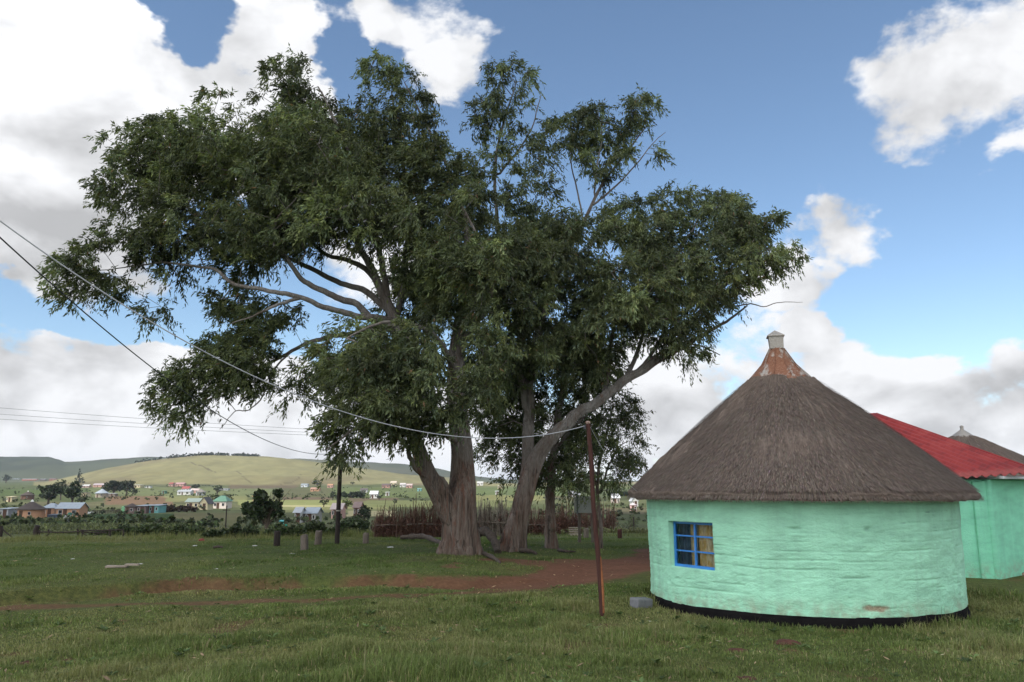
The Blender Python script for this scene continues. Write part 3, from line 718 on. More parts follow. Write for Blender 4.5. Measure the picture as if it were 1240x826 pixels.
def corrugated(name, p00, p10, p01, parent, mat, amp=.035, pitch=.24, thick=.006):
    """sheet spanned from p00 along the eave to p10 and up the slope to p01"""
    p00, p10, p01 = [Vector(q_) for q_ in (p00, p10, p01)]
    e = p10 - p00; L = e.length; e.normalize(); s_ = p01 - p00; S = s_.length; s_.normalize(); n_ = e.cross(s_).normalized()
    if n_.z < 0: n_ = -n_
    nu = int(L / pitch * 8) + 1; nv = 14
    U, Vv = np.meshgrid(np.linspace(0, L, nu), np.linspace(0, S, nv), indexing='ij')
    lap = np.floor(Vv / (S / 2.02)) * -.006 + .006
    h = amp * np.sin(U / pitch * 2 * math.pi) + (fbm(U * .8, Vv * .6, 3, 3) - .5) * .03 + lap
    P = np.stack([p00[k_] + e[k_] * U + s_[k_] * Vv + n_[k_] * h for k_ in range(3)], -1)
    Q = P - np.array(n_) * thick
    i_ = np.arange(nu * nv).reshape(nu, nv); o_ = nu * nv
    f1 = np.stack([i_[:-1, :-1], i_[1:, :-1], i_[1:, 1:], i_[:-1, 1:]], -1).reshape(-1, 4)
    edge = np.concatenate([i_[:, 0], i_[-1, 1:], i_[::-1, -1][1:], i_[0, ::-1][1:]])
    f3 = np.stack([edge[:-1], edge[:-1] + o_, edge[1:] + o_, edge[1:]], -1)
    return mesh_np(name, np.concatenate([P.reshape(-1, 3), Q.reshape(-1, 3)]), [f1, f1[:, ::-1] + o_, f3], mat, parent, None, True)
ym = .5 * (HY0 + HY1) - HY0; W_ = HX1 - HX0
slope = corrugated('roof', (-.3, -.42, EZ - .2), (W_ + 1.2, -.42, EZ + .14), (-1.75, ym, RZ - .16), house, m_red)
corrugated('rear_roof', (W_ - .25, HY1 - HY0 + .4, EZ - .02), (-1.75, HY1 - HY0 + .4, EZ - .02), (W_ - .25, ym, RZ + .06), house, m_red)
mb = MB(); mb.add([(-1.77, ym - .22, RZ - .16), (W_ - .23, ym - .22, RZ + .08), (W_ - .25, ym, RZ + .2), (-1.77, ym, RZ - .06), (-1.77, ym + .22, RZ - .16), (W_ - .23, ym + .22, RZ + .08)], [(0, 1, 2, 3), (3, 2, 5, 4)])
mb.build('ridge_cap', m_red, slope)
mb = MB(); mb.tube([(W_ + 1.21, -.42, EZ + .17), (W_ - .24, ym, RZ + .17)], .04, 8); mb.build('verge_trim', m_red, slope)
# flat roofed annexe that runs away to the right
m_white = simple('white_trim', (.62, .63, .63), .5, .15, 5)
AX = Vector((12.25, 20.75, 0))
annexe = empty('flat_roofed_annexe', AX, 'smooth mint annexe under a thin pale roof edge, right of the red roofed house', 'annexe')
rel_wall('wall', (AX.x, AX.y), (16.6, 24.2), -.2, lambda t: 2.5 + .0 * t, annexe, AX, seed=12)
rel_wall('wall', (16.6, 24.2), (14.5, 27.2), -.2, lambda t: 2.5 + .0 * t, annexe, AX, seed=13)
mb = MB(); e = Vector((4.18, 3.15, 0)).normalized(); q_ = Vector((e.y, -e.x, 0))
P0 = q_ * .35 - e * .05; P1 = q_ * .35 + e * 5.6; P2 = P1 - q_ * 3.6; P3 = P0 - q_ * 3.6 + e * 1.2
mb.add([p_ + Vector((0, 0, z_)) for z_ in (2.51, 2.575) for p_ in (P0, P1, P2, P3)], [(3, 2, 1, 0), (4, 5, 6, 7), (0, 1, 5, 4), (1, 2, 6, 5), (2, 3, 7, 6), (3, 0, 4, 7)])
mb.build('roof', m_white, annexe, bevel=.01)
m_rubble = simple('rubble', (.24, .17, .12), .95, .5, 9, bumpd=.05)
rb = MB()
for i in range(46):
    t_ = random.random(); c_ = Vector((13.2 + t_ * 2.6, 21.15 + t_ * 1.95, 0)) + Vector((random.gauss(.1, .16), -.32 + random.gauss(0, .12), 0)); s_ = random.uniform(.04, .13)
    M_ = Matrix.Translation(c_ - Vector((0, 0, 0))) @ Matrix.Rotation(random.random() * 6, 4, Vector((random.random(), random.random(), 1)).normalized())
    rb.box(-s_, -s_ * .8, -s_ * .4, s_, s_ * .7, s_ * .6, M_)
tag(rb.build('rubble', m_rubble, None, bevel=.02), 'low heap of brown rubble along the foot of the annexe wall', 'rubble')
# second thatched hut behind the red roof
H2 = Vector((18.0, 32.0, 0))
hut2 = empty('rondavel', H2, 'thatched round hut behind the red sheet roof with a small grey tin cap', 'hut')
mb = MB(); mb.lathe([(3.7, -.2), (3.68, 1.0), (3.66, 2.2)], 64); o_ = mb.build('wall', m_mint2, hut2, True)
def roof2(th, s, lift=0):
    r = 4.25 + (.42 - 4.25) * s + lift * .5; z = 2.15 + (4.30 - 2.15) * (1 - (1 - s) ** 1.06) + lift * .85
    return r * np.cos(th), r * np.sin(th), z
TH, SS = np.meshgrid(np.linspace(0, 2 * math.pi, 300, endpoint=False), np.linspace(0, 1, 40), indexing='ij')
lift = (fbm(np.cos(TH) * 30, np.sin(TH) * 30, SS * 12, 3) - .5) * .12
P = np.stack(roof2(TH, SS, lift), -1); bot = P[:, :1].copy(); bot[..., 2] -= .14; bot[..., :2] *= .9
P = np.concatenate([bot, P], 1); k = 41; i5 = np.arange(300 * k).reshape(300, k); n5 = np.roll(i5, -1, 0)
UV = np.stack([np.repeat(TH[:, :1] * 3, k, 1), np.concatenate([np.full((300, 1), -.1), SS * 4], 1), np.zeros((300, k))], -1)
r2o = mesh_np('roof', P.reshape(-1, 3), [np.stack([i5[:, :-1], n5[:, :-1], n5[:, 1:], i5[:, 1:]], -1).reshape(-1, 4)], m_thatch, hut2, {'thatch_uv': UV.reshape(-1, 3)}, True)
straws(9000, 0, .97, .35, .006, 'straw', r2o, roof2, 9)
mb = MB(); mb.lathe([(.50, 4.24), (.30, 4.40), (.07, 4.56), (.06, 4.66), (.09, 4.68), (.02, 4.74)], 16); mb.build('tin_cap', m_zinc, r2o, True)
# ------------------------------------------------------------------ the big blue gums
m_bark, g, b = new_mat('gum_bark', .85, .2)
p = g.node('ShaderNodeNewGeometry').outputs['Position']
st = g.noise(g.scale(p, (5.0, 5.0, .55)), 1.0, 6, .62, .6); pt = g.noise(g.scale(p, (1.3, 1.3, .5)), 1.0, 5, .6, .8); fi = g.noise(g.scale(p, (30, 30, 5)), 1.0, 4, .6)
age = g.attr('age', 'Fac')          # 1 at the stringy foot of the trunk, 0 on the smooth upper limbs
smooth_c = g.ramp(g.math('ADD', g.math('MULTIPLY', pt, .7), g.math('MULTIPLY', fi, .3)), [(.34, (.12, .092, .072)), (.47, (.185, .16, .138)), (.60, (.265, .245, .22)), (.7, (.20, .145, .11))])
rough_c = g.ramp(g.math('ADD', g.math('MULTIPLY', st, .7), g.math('MULTIPLY', fi, .3)), [(.34, (.06, .040, .030)), (.45, (.13, .092, .070)), (.56, (.19, .148, .120)), (.7, (.27, .235, .205))])
strp = g.noise(g.scale(p, (9.0, 9.0, .35)), 1.0, 5, .6, 1.2)
rough_c = g.mix(g.mapr(strp, .54, .62, 0, .8), rough_c, (.16, .078, .052)); rough_c = g.mix(g.mapr(strp, .44, .36, 0, .85), rough_c, (.035, .026, .021))
smooth_c = g.mix(g.mapr(strp, .60, .68, 0, .7), smooth_c, (.15, .085, .06))
k = g.math('ADD', age, g.math('MULTIPLY', g.math('SUBTRACT', pt, .5), 1.6))
g.put(b.inputs['Base Color'], g.mix(g.mapr(k, .35, .62, 0, 1), smooth_c, rough_c))
bump(g, b, g.math('ADD', st, g.math('ADD', g.math('MULTIPLY', strp, .9), g.math('MULTIPLY', fi, .35))), 1.0, .10)
def leaf_mat(name, hue=(1, 1, 1), trans=.28):
    m, g, b = new_mat(name, .5, .28)
    c = g.attr('tint')
    g.put(b.inputs['Base Color'], g.mix(1.0, c, hue, 'MULTIPLY'))
    tr = g.node('ShaderNodeBsdfTranslucent'); g.put(tr.inputs[0], g.mix(1.0, c, (1.25, 1.35, .6), 'MULTIPLY'))
    mx = g.node('ShaderNodeMixShader'); mx.inputs[0].default_value = trans
    g.l.new(b.outputs[0], mx.inputs[1]); g.l.new(tr.outputs[0], mx.inputs[2])
    g.l.new(mx.outputs[0], m.node_tree.nodes['Material Output'].inputs[0])
    return m
m_leaf = leaf_mat('gum_leaves')
def catmull(P, k=6):
    P = [np.asarray(q, float) for q in P]; P = [2 * P[0] - P[1]] + P + [2 * P[-1] - P[-2]]; out = []
    for i in range(1, len(P) - 2):
        for j in range(k):
            t = j / k; a, b_, c, d = P[i - 1:i + 3]
            out.append(.5 * (2 * b_ + (c - a) * t + (2 * a - 5 * b_ + 4 * c - d) * t * t + (3 * b_ - a - 3 * c + d) * t ** 3))
    out.append(P[-2]); return np.array(out)
class Gum:
    def __init__(s, root, Y, seed):
        s.root = root; s.Y = Y; s.r = np.random.default_rng(seed)
        s.pos = []; s.par = []; s.rad = []; s.limbs = []; s.fixed = []
    def limb(s, pts, k=5, wig=.06, start=True):
        """pts: (photo px, py, depth offset m, radius m) traced along one limb"""
        Q = np.array([list(at(q[0], q[1], s.Y + q[2])) + [q[3]] for q in pts])
        if pts[0][1] > 640 and len(s.pos) == 0: Q[0, 2] = s.root.z - .25
        Q[:, 3] *= np.interp(Q[:, 3], [0, .03, .12, .3, 1.0], [1, .88, .60, .58, .65])
        C = catmull(Q, k)
        n = len(C); w = s.r.normal(0, 1, (n, 3)); w = (w + np.roll(w, 1, 0) + np.roll(w, -1, 0)) / 2
        C[1:-1, :3] += w[1:-1] * (wig * np.where(C[1:-1, 3:4] > .2, .15, np.clip(C[1:-1, 3:4] * 4, .3, .8)))
        parent = -1
        if s.pos:
            P = np.array(s.pos); parent = int(np.argmin(((P - C[0, :3]) ** 2).sum(1))); C[0, :3] = s.pos[parent] * .6 + C[0, :3] * .4
        for i in range(n):
            s.pos.append(C[i, :3]); s.par.append(parent); s.rad.append(max(C[i, 3], .006)); s.fixed.append(True); parent = len(s.pos) - 1
        s.limbs.append(C)
        return C
    def grow(s, centres, step=.55):
        """carry the branching out to every clump of leaves"""
        P = np.array(s.pos); n0 = len(P); centres = np.array(centres)
        d = ((centres[:, None, :] - P[None, ::2, :]) ** 2).sum(2).min(1)
        order = np.argsort(d); par = s.par; pos = list(s.pos)
        cap = n0 + len(centres) * 14; buf = np.zeros((cap, 3)); buf[:n0] = P; n = n0; s.tips = []
        for ci in order:
            c = centres[ci]; v = c - buf[:n]; dist = np.sqrt((v ** 2).sum(1))
            up = np.maximum(0, -v[:, 2]) * .8                       # limbs rise towards their leaves
            thick = np.concatenate([np.array(s.rad[:n0]), np.zeros(n - n0)]) > .33
            j = int(np.argmin(dist + up + thick * 1.2)); L = dist[j]
            k = max(1, int(L / step)); a = buf[j].copy(); last = j
            side = s.r.normal(0, .10 * L, 3); side[2] = abs(side[2]) * .8
            for q in range(1, k + 1):
                t = q / k; p_ = a + (c - a) * t + side * math.sin(math.pi * t) + s.r.normal(0, .035, 3) * (q < k)
                buf[n] = p_; par.append(last); s.rad.append(0); s.fixed.append(False); last = n; n += 1
            s.tips.append(last)
        s.P = buf[:n].copy(); s.par = par
        r_ = np.zeros(n); acc = np.zeros(n)
        for i in range(n - 1, -1, -1):
            if not s.fixed[i]:
                r_[i] = max(.0085, (acc[i]) ** (1 / 2.35))
                if s.par[i] >= 0: acc[s.par[i]] += max(.0085, r_[i]) ** 2.35
            else: r_[i] = s.rad[i]
        s.R = np.minimum(r_, .12); s.R[:n0] = np.array(s.rad[:n0])
        return s
    def bark(s, obj_trunk, flare=True):
        """trunk and limbs as one skinned surface; fine branches as a second mesh"""
        V, F, AG = [], [], []; o = 0
        for C in s.limbs:
            k = len(C); big = C[0, 3] > .25; n = 90 if big else (14 if C[0, 3] > .08 else 8)
            if big: C = catmull(C, 3); k = len(C)
            t = np.gradient(C[:, :3], axis=0); t /= np.linalg.norm(t, axis=1)[:, None] + 1e-9
            ref = np.array([1.0, 0.2, 0.1]); A_ = []
            for i in range(k):
                a = ref - t[i] * (ref @ t[i]); a /= np.linalg.norm(a); ref = a; A_.append(a)
            A_ = np.array(A_); B_ = np.cross(t, A_)
            ph = np.linspace(0, 2 * math.pi, n, endpoint=False)
            PH, I = np.meshgrid(ph, np.arange(k))
            rad = C[:, 3][:, None] * np.ones((1, n))
            zz_ = C[:, 2][:, None] - s.root.z
            if big:
                tw = PH + .10 * zz_ + .5 * np.sin(zz_ * .37 + 1)
                fl = .075 * np.sin(2 * tw + 1.1) + .07 * np.sin(3 * tw + .4 * zz_) + .045 * np.sin(5 * tw - .25 * zz_ + 2) + .03 * np.sin(8 * tw + .5 * zz_) + .018 * np.sin(13 * tw + .9 * zz_ + np.sin(zz_ * 1.7))
                rad = rad * (1 + .09 * (fbm(np.cos(tw) * 7, np.sin(tw) * 7, zz_ * .6, 4, .6) - .5) + fl + .04 * np.sin(zz_ * 1.3 + PH) + .015 * np.sin(zz_ * 3.1 - 2 * PH))
                if C[0, 3] > .38:
                    root = np.exp(-np.maximum(zz_, 0) / .42)
                    rad = rad * (1 + root * (.14 + .14 * np.sin(4 * PH + 1) + .10 * np.sin(7 * PH + 2)))
            else:
                rad = rad * (1 + .3 * (fbm(np.cos(PH) * 1.5, np.sin(PH) * 1.5, I * .5, 2) - .5))
            P = C[:, None, :3] + (A_[:, None] * np.cos(PH)[..., None] + B_[:, None] * np.sin(PH)[..., None]) * rad[..., None]
            V.append(P.reshape(-1, 3)); ii = np.arange(k * n).reshape(k, n) + o; nn = np.roll(ii, -1, 1)
            F.append(np.stack([ii[:-1], nn[:-1], nn[1:], ii[1:]], -1).reshape(-1, 4))
            AG.append(np.repeat(np.clip(1.08 - (C[:, 2] - s.root.z) / 5.2, 0, 1), n)); o += k * n
        V0 = np.concatenate(V) - np.array(s.root); F0 = np.concatenate(F); AG = np.concatenate(AG)
        # fine branches
        e = np.array([(s.par[i], i) for i in range(len(s.P)) if not s.fixed[i] and s.par[i] >= 0])
        a, b_ = s.P[e[:, 0]], s.P[e[:, 1]]; ra, rb = np.minimum(s.R[e[:, 0]], s.R[e[:, 1]] * 1.25), s.R[e[:, 1]]
        t = b_ - a; t /= np.linalg.norm(t, axis=1)[:, None] + 1e-9
        u = np.cross(t, np.array([.3, .9, .2])); u /= np.linalg.norm(u, axis=1)[:, None] + 1e-9; w = np.cross(t, u)
        n = 5; ph = np.linspace(0, 2 * math.pi, n, endpoint=False)
        ring = u[:, None] * np.cos(ph)[None, :, None] + w[:, None] * np.sin(ph)[None, :, None]
        V = np.stack([(a - t * .01)[:, None] + ring * ra[:, None, None], (b_ + t * .01)[:, None] + ring * rb[:, None, None]], 1).reshape(-1, 3) - np.array(s.root)
        ii = np.arange(len(e) * 2 * n).reshape(-1, 2, n); nn = np.roll(ii, -1, 2)
        F1 = np.stack([ii[:, 0], nn[:, 0], nn[:, 1], ii[:, 1]], -1).reshape(-1, 4) + len(V0)
        mesh_np('trunk', np.concatenate([V0, V]), [F0, F1], m_bark, obj_trunk, {'age': np.concatenate([AG, np.zeros(len(V))])}, True)
    def leaves(s, per, size, parent, tint=(.050, .066, .027), spread=.62, name='crown', droop=.8, wind=(-.30, 0, .05)):
        r = s.r; tips = np.array(s.tips); c = s.P[tips]; pr = s.P[np.array(s.par)[tips]]
        gdir = c - pr; gdir /= np.linalg.norm(gdir, axis=1)[:, None] + 1e-9
        T = 9; m = len(c)
        td = r.normal(0, 1, (m, T, 3)); td /= np.linalg.norm(td, axis=2)[..., None]
        td = td * .95 + gdir[:, None] * .65 + np.array(wind) * .5 + np.array([0, 0, .12]); td /= np.linalg.norm(td, axis=2)[..., None]
        TL = spread * r.uniform(.55, 1.25, (m, T)) * r.uniform(.75, 1.25, (m, 1))
        K = max(3, per // T)
        tt = (np.arange(K)[None, None] + r.random((m, T, K))) / K * .85 + .15
        pos = c[:, None, None] + td[:, :, None] * (TL[..., None] * tt)[..., None]
        pos[..., 2] -= .40 * TL[..., None] * tt ** 2
        pos = pos + r.normal(0, .035, pos.shape)
        N = m * T * K
        ld = td[:, :, None] * .55 + np.array([0, 0, -droop]) + np.array(wind) + r.normal(0, .48, (m, T, K, 3))
        ld = (ld / np.linalg.norm(ld, axis=3)[..., None]).reshape(N, 3)
        sd = np.cross(ld, r.normal(0, 1, (N, 3))); sd /= np.linalg.norm(sd, axis=1)[:, None] + 1e-9
        nr_ = np.cross(ld, sd)
        L = (size * r.uniform(.65, 1.3, N))[:, None]; wv = L * r.uniform(.11, .17, N)[:, None]
        p0 = pos.reshape(N, 3); midp = p0 + ld * L * .42 + nr_ * L * .06; tip = p0 + ld * L - nr_ * L * .05
        V = np.stack([p0, midp + sd * wv, tip, midp - sd * wv], 1).reshape(-1, 3) - np.array(s.root)
        k = np.exp(r.normal(0, .26, (m, 1, 1)) + 1.5 * (fbm(c[:, 0] * .7, c[:, 1] * .7, c[:, 2] * .7, 3) - .5)[:, None, None] + r.normal(0, .16, (m, T, 1)) + r.normal(0, .20, (m, T, K))).reshape(N)
        col = np.asarray(tint)[None] * k[:, None]
        yel = np.clip(r.normal(0, .35, (m, T, 1)) + r.normal(0, .25, (m, T, K)), -1, 1).reshape(N)
        col = col * np.stack([1 + .22 * yel, 1 + .10 * yel, 1 - .18 * yel], -1)
        dead = r.random(N) < .006; col[dead] = (.20, .12, .06)
        mesh_np(name, V, [np.arange(4 * N).reshape(N, 4)], m_leaf, parent, {'tint': np.repeat(np.clip(col, .004, .4), 4, 0)})
def blobs(tree, spec, dens=1.0, seed=1):
    """spec: (px, py, rx, ry, depth offset[, weight]) lobes of the crown -> clump centres, gaps between them"""
    r = np.random.default_rng(seed); out = []
    for q in spec:
        px, py, rx, ry, dY = q[:5]; w = q[5] if len(q) > 5 else 1.0
        c = np.array(at(px, py, tree.Y + dY)); sx = rx * (tree.Y + dY) / 960; sz = ry * (tree.Y + dY) / 960; sy = .5 * (sx + sz) * .95
        n = max(4, int(dens * w * 31.0 * (sx * sz * sy) ** (.78)))
        u = r.normal(0, 1, (n, 3)); u /= np.linalg.norm(u, axis=1)[:, None]
        rad = r.random(n) ** (1 / 2.2); rad = np.where(r.random(n) < .35, .78 + .3 * r.random(n), rad)
        k = .78 + .5 * fbm(u[:, 0] * 1.6 + px, u[:, 1] * 1.6, u[:, 2] * 1.6 + py, 3)
        out.append(c + u * (rad * k)[:, None] * np.array([sx, sy, sz]))
    out = np.concatenate(out)
    # keep hollows: drop clumps where a slow noise says so
    h = fbm(out[:, 0] * .55 + seed, out[:, 1] * .55, out[:, 2] * .55, 3)
    out = out[h > .40]
    # thin out pairs that sit on top of each other
    keep = []
    for i in range(len(out)):
        if not keep or ((out[keep] - out[i]) ** 2).sum(1).min() > .19 ** 2: keep.append(i)
    return out[keep]
def tree_root(px, py, label, name='gum_tree', group='tall gum trees'):
    q = ground(px, py); return empty(name, q, label, 'tree', group), q
# --- tree A: the massive forked gum
ra, qa = tree_root(555, 671, 'massive blue gum with a broad two stemmed trunk and wide spreading crown')
A = Gum(qa, qa.y, 11)
A.limb([(555, 676, 0, 1.02), (556, 655, 0, .88), (556, 630, 0, .82), (557, 605, 0, .74), (560, 580, .1, .62), (560, 550, .2, .56), (556, 515, .3, .52), (552, 480, .5, .48), (552, 440, .7, .44), (558, 390, .8, .38), (566, 340, .8, .30), (566, 290, .6, .20), (556, 240, .6, .13), (536, 190, .6, .08), (510, 140, .6, .05), (490, 100, .6, .02)])
A.limb([(550, 632, -.1, .62), (536, 605, -.3, .56), (522, 580, -.5, .47), (511, 553, -.6, .41), (502, 525, -.6, .38), (498, 490, -.5, .36), (497, 455, -.4, .34), (490, 420, -.2, .32), (478, 388, 0, .29), (464, 355, .2, .24), (446, 320, .4, .19), (424, 280, .6, .14), (392, 230, .6, .10), (350, 180, .5, .06), (300, 140, .4, .03)])
A.limb([(482, 394, -.2, .22), (453, 389, -.4, .20), (434, 370, -.6, .19), (408, 360, -.8, .18), (384, 349, -.9, .16), (365, 338, -1.0, .14), (349, 315, -1.0, .12), (333, 301, -1.0, .10), (327, 280, -.9, .08), (324, 250, -.7, .06), (300, 205, -.4, .03)], wig=.055)
A.limb([(478, 390, 0, .20), (450, 386, -.7, .18), (425, 380, -1.0, .165), (397, 373, -1.3, .15), (365, 360, -1.5, .135), (333, 354, -1.6, .12), (306, 349, -1.6, .10), (282, 344, -1.6, .085), (262, 328, -1.5, .07), (235, 322, -1.2, .05), (195, 318, -.8, .035), (150, 325, -.4, .022), (105, 328, -.4, .012)], wig=.06)
A.limb([(365, 360, -1.5, .09), (345, 366, -1.8, .075), (330, 372, -2.0, .06), (312, 381, -2.0, .04), (280, 392, -1.8, .02)], wig=.06)
A.limb([(474, 380, .2, .22), (445, 354, .5, .19), (413, 344, .8, .17), (386, 330, 1.0, .15), (357, 317, 1.2, .12), (320, 298, 1.4, .10), (280, 282, 1.5, .07), (225, 250, 1.6, .04), (180, 225, 1.6, .02)], wig=.055)
A.limb([(480, 400, .2, .17), (448, 397, .4, .15), (424, 405, .6, .135), (397, 408, .8, .12), (373, 416, 1.0, .10), (340, 432, 1.1, .08), (305, 452, 1.1, .06), (260, 472, 1.0, .04), (215, 488, 1.0, .02)], wig=.055)
A.limb([(468, 368, .3, .20), (448, 330, .6, .17), (421, 315, .9, .15), (390, 306, 1.3, .12), (355, 270, 1.7, .09), (300, 235, 2.0, .05), (230, 200, 2.2, .025)], wig=.055)
A.limb([(372, 310, -1.2, .035), (366, 289, -1.9, .03), (380, 278, -2.2, .024), (396, 263, -2.4, .015)], wig=.05)
A.limb([(331, 290, -1.0, .04), (333, 272, -1.8, .032), (339, 259, -2.2, .028), (355, 245, -2.4, .022), (365, 230, -2.5, .012)], wig=.05)
A.limb([(470, 365, .2, .20), (462, 320, .3, .18), (452, 270, .2, .15), (436, 215, .0, .11), (412, 160, -.2, .07), (385, 105, -.3, .03)])
A.limb([(480, 390, .3, .20), (488, 340, .8, .18), (494, 280, 1.2, .15), (492, 220, 1.4, .11), (482, 165, 1.4, .07), (474, 110, 1.2, .03)])
A.limb([(555, 535, .2, .24), (540, 528, -.4, .18), (525, 522, -.9, .14), (505, 520, -1.5, .11), (470, 512, -2.2, .08), (430, 520, -2.6, .05), (395, 545, -2.8, .02)])
A.limb([(552, 470, .4, .22), (545, 440, -.6, .17), (530, 410, -1.6, .13), (505, 395, -2.4, .10), (465, 390, -3.0, .06), (420, 410, -3.3, .03)])
A.limb([(556, 420, .7, .22), (575, 395, 0, .18), (592, 365, -.6, .14), (596, 330, -1.0, .10), (580, 290, -1.3, .07), (560, 250, -1.4, .03)])
A.limb([(522, 580, -.5, .22), (508, 572, -.9, .16), (498, 556, -1.2, .13), (492, 540, -1.4, .10), (478, 525, -1.7, .07), (450, 510, -2.0, .03)])
A.limb([(545, 606, -.1, .13), (543, 595, -.5, .12), (536, 580, -.65, .11), (524, 576, -.6, .10)])
A.limb([(390, 408, 1.0, .05), (352, 425, .9, .04), (330, 450, .7, .035), (318, 480, .6, .03), (300, 496, .5, .022), (282, 500, .5, .016), (266, 520, .5, .008)], wig=.1)
A_SPEC = [(352, 108, 52, 40, 0, 1.2), (288, 140, 60, 42, .5), (205, 178, 68, 46, .5), (172, 226, 58, 38, 0), (262, 215, 85, 58, -1.5), (262, 225, 80, 52, 2), (370, 190, 85, 66, -1.2), (375, 190, 80, 60, 2.2), (445, 172, 55, 52, .8),
  (520, 165, 26, 30, -.6, .9), (550, 478, 44, 38, -2.8), (515, 432, 52, 42, -3.2), (452, 470, 52, 42, -3.2), (500, 520, 34, 22, -2.4, .8), (320, 405, 66, 24, .4, .8), (395, 432, 48, 32, .2), (280, 440, 56, 30, .6, .9), (130, 345, 34, 18, -.8, .8), (300, 325, 40, 18, .8, .6), (470, 92, 34, 27, .6), (512, 122, 15, 14, .6), (480, 135, 26, 20, .6), (470, 232, 64, 62, -.8), (522, 222, 62, 54, .5), (500, 290, 60, 50, -1.8), (548, 300, 60, 60, .8), (98, 325, 40, 30, -1.2), (75, 350, 18, 16, -1.2, .8), (168, 295, 55, 27, -.6), (235, 280, 74, 36, -1.2), (320, 288, 66, 40, -1.0), (318, 285, 60, 36, 2),
  (222, 334, 42, 20, -.6), (272, 358, 46, 20, 0, .8), (188, 375, 24, 10, -.8, .7), (395, 268, 58, 46, .4), (320, 388, 60, 22, .9, .7), (305, 448, 66, 38, .6), (245, 478, 50, 28, .8), (205, 470, 26, 24, .8), (225, 500, 26, 15, .8), (372, 452, 52, 34, .6, .9),
  (430, 420, 55, 36, -2.6, 1.3), (478, 455, 64, 52, -2.8, 1.3), (440, 515, 50, 30, -2.2), (402, 548, 24, 14, -2.4), (556, 425, 62, 52, -2.4, 1.3), (520, 480, 50, 42, -2.4, 1.2), (562, 358, 56, 52, -.8), (596, 420, 40, 40, 1.2), (585, 470, 30, 40, .8), (500, 360, 46, 44, 2.2), (540, 262, 48, 48, -2.4), (578, 320, 40, 44, -2.6), (500, 300, 50, 40, -3.0, .9), (420, 240, 55, 46, -2.2, .9), (340, 250, 60, 40, -3.0, .9)]
A.grow(blobs(A, A_SPEC, 1.0, 1))
A.bark(ra); A.leaves(162, .172, ra, (.102, .122, .052))
# --- tree B: the leaning gum beside it
rb_, qb = tree_root(617, 667, 'leaning blue gum whose long bare limb reaches right towards the thatched hut')
B = Gum(qb, qb.y + .2, 23)
B.limb([(616, 676, 0, .80), (622, 650, 0, .64), (628, 625, 0, .55), (634, 600, 0, .51), (642, 575, 0, .48), (652, 552, 0, .44), (668, 530, -.1, .38), (690, 510, -.2, .33), (720, 488, -.3, .29), (752, 464, -.4, .25), (785, 443, -.5, .20), (818, 424, -.5, .17), (848, 408, -.4, .12), (880, 390, -.2, .06), (905, 370, 0, .03)])
B.limb([(636, 592, .2, .44), (640, 560, .6, .38), (640, 520, .9, .34), (640, 475, 1.1, .30), (646, 430, 1.2, .27), (656, 385, 1.2, .23), (670, 340, 1.1, .19), (690, 300, .9, .15), (710, 262, .8, .11), (730, 222, .8, .08), (755, 190, .8, .05), (785, 150, .8, .025)])
B.limb([(640, 500, 1.0, .24), (628, 450, 1.0, .21), (618, 400, .9, .19), (610, 345, .8, .16), (604, 290, .7, .13), (600, 240, .6, .10), (600, 190, .5, .07), (612, 140, .5, .045), (625, 100, .5, .02)])
B.limb([(600, 215, .6, .06), (625, 185, .4, .045), (645, 150, .3, .03), (655, 115, .3, .015)])
B.limb([(716, 250, .8, .06), (735, 235, .6, .05), (765, 205, .4, .035), (790, 175, .4, .02), (806, 160, .4, .01)])
B.limb([(706, 272, .9, .05), (700, 235, 1.2, .04), (692, 195, 1.4, .03), (690, 150, 1.5, .015)])
B.limb([(720, 240, .8, .05), (722, 205, .6, .04), (728, 170, .4, .03), (724, 135, .3, .015)])
B.limb([(755, 462, -.4, .16), (770, 430, -.2, .13), (782, 395, .1, .11), (798, 355, .4, .09), (820, 310, .6, .06), (845, 265, .8, .03)])
B.limb([(800, 434, -.5, .13), (830, 400, -.9, .11), (858, 365, -1.2, .09), (892, 330, -1.5, .06), (925, 305, -1.6, .035), (952, 300, -1.6, .015)])
B.limb([(730, 480, -.3, .15), (738, 445, .3, .12), (742, 405, .8, .10), (748, 360, 1.2, .08), (760, 310, 1.4, .05), (772, 270, 1.4, .025)])
B.limb([(775, 448, -.5, .10), (795, 420, -.6, .08), (812, 385, -.5, .06), (838, 345, -.4, .04), (866, 305, -.4, .02)])
B.limb([(880, 372, -.6, .035), (905, 368, -.7, .028), (925, 371, -.7, .02), (945, 366, -.7, .015), (972, 366, -.7, .007)], wig=.055)
B.limb([(765, 455, -.4, .09), (792, 432, .5, .075), (822, 418, 1.0, .06), (850, 420, 1.2, .04), (872, 430, 1.2, .02)])
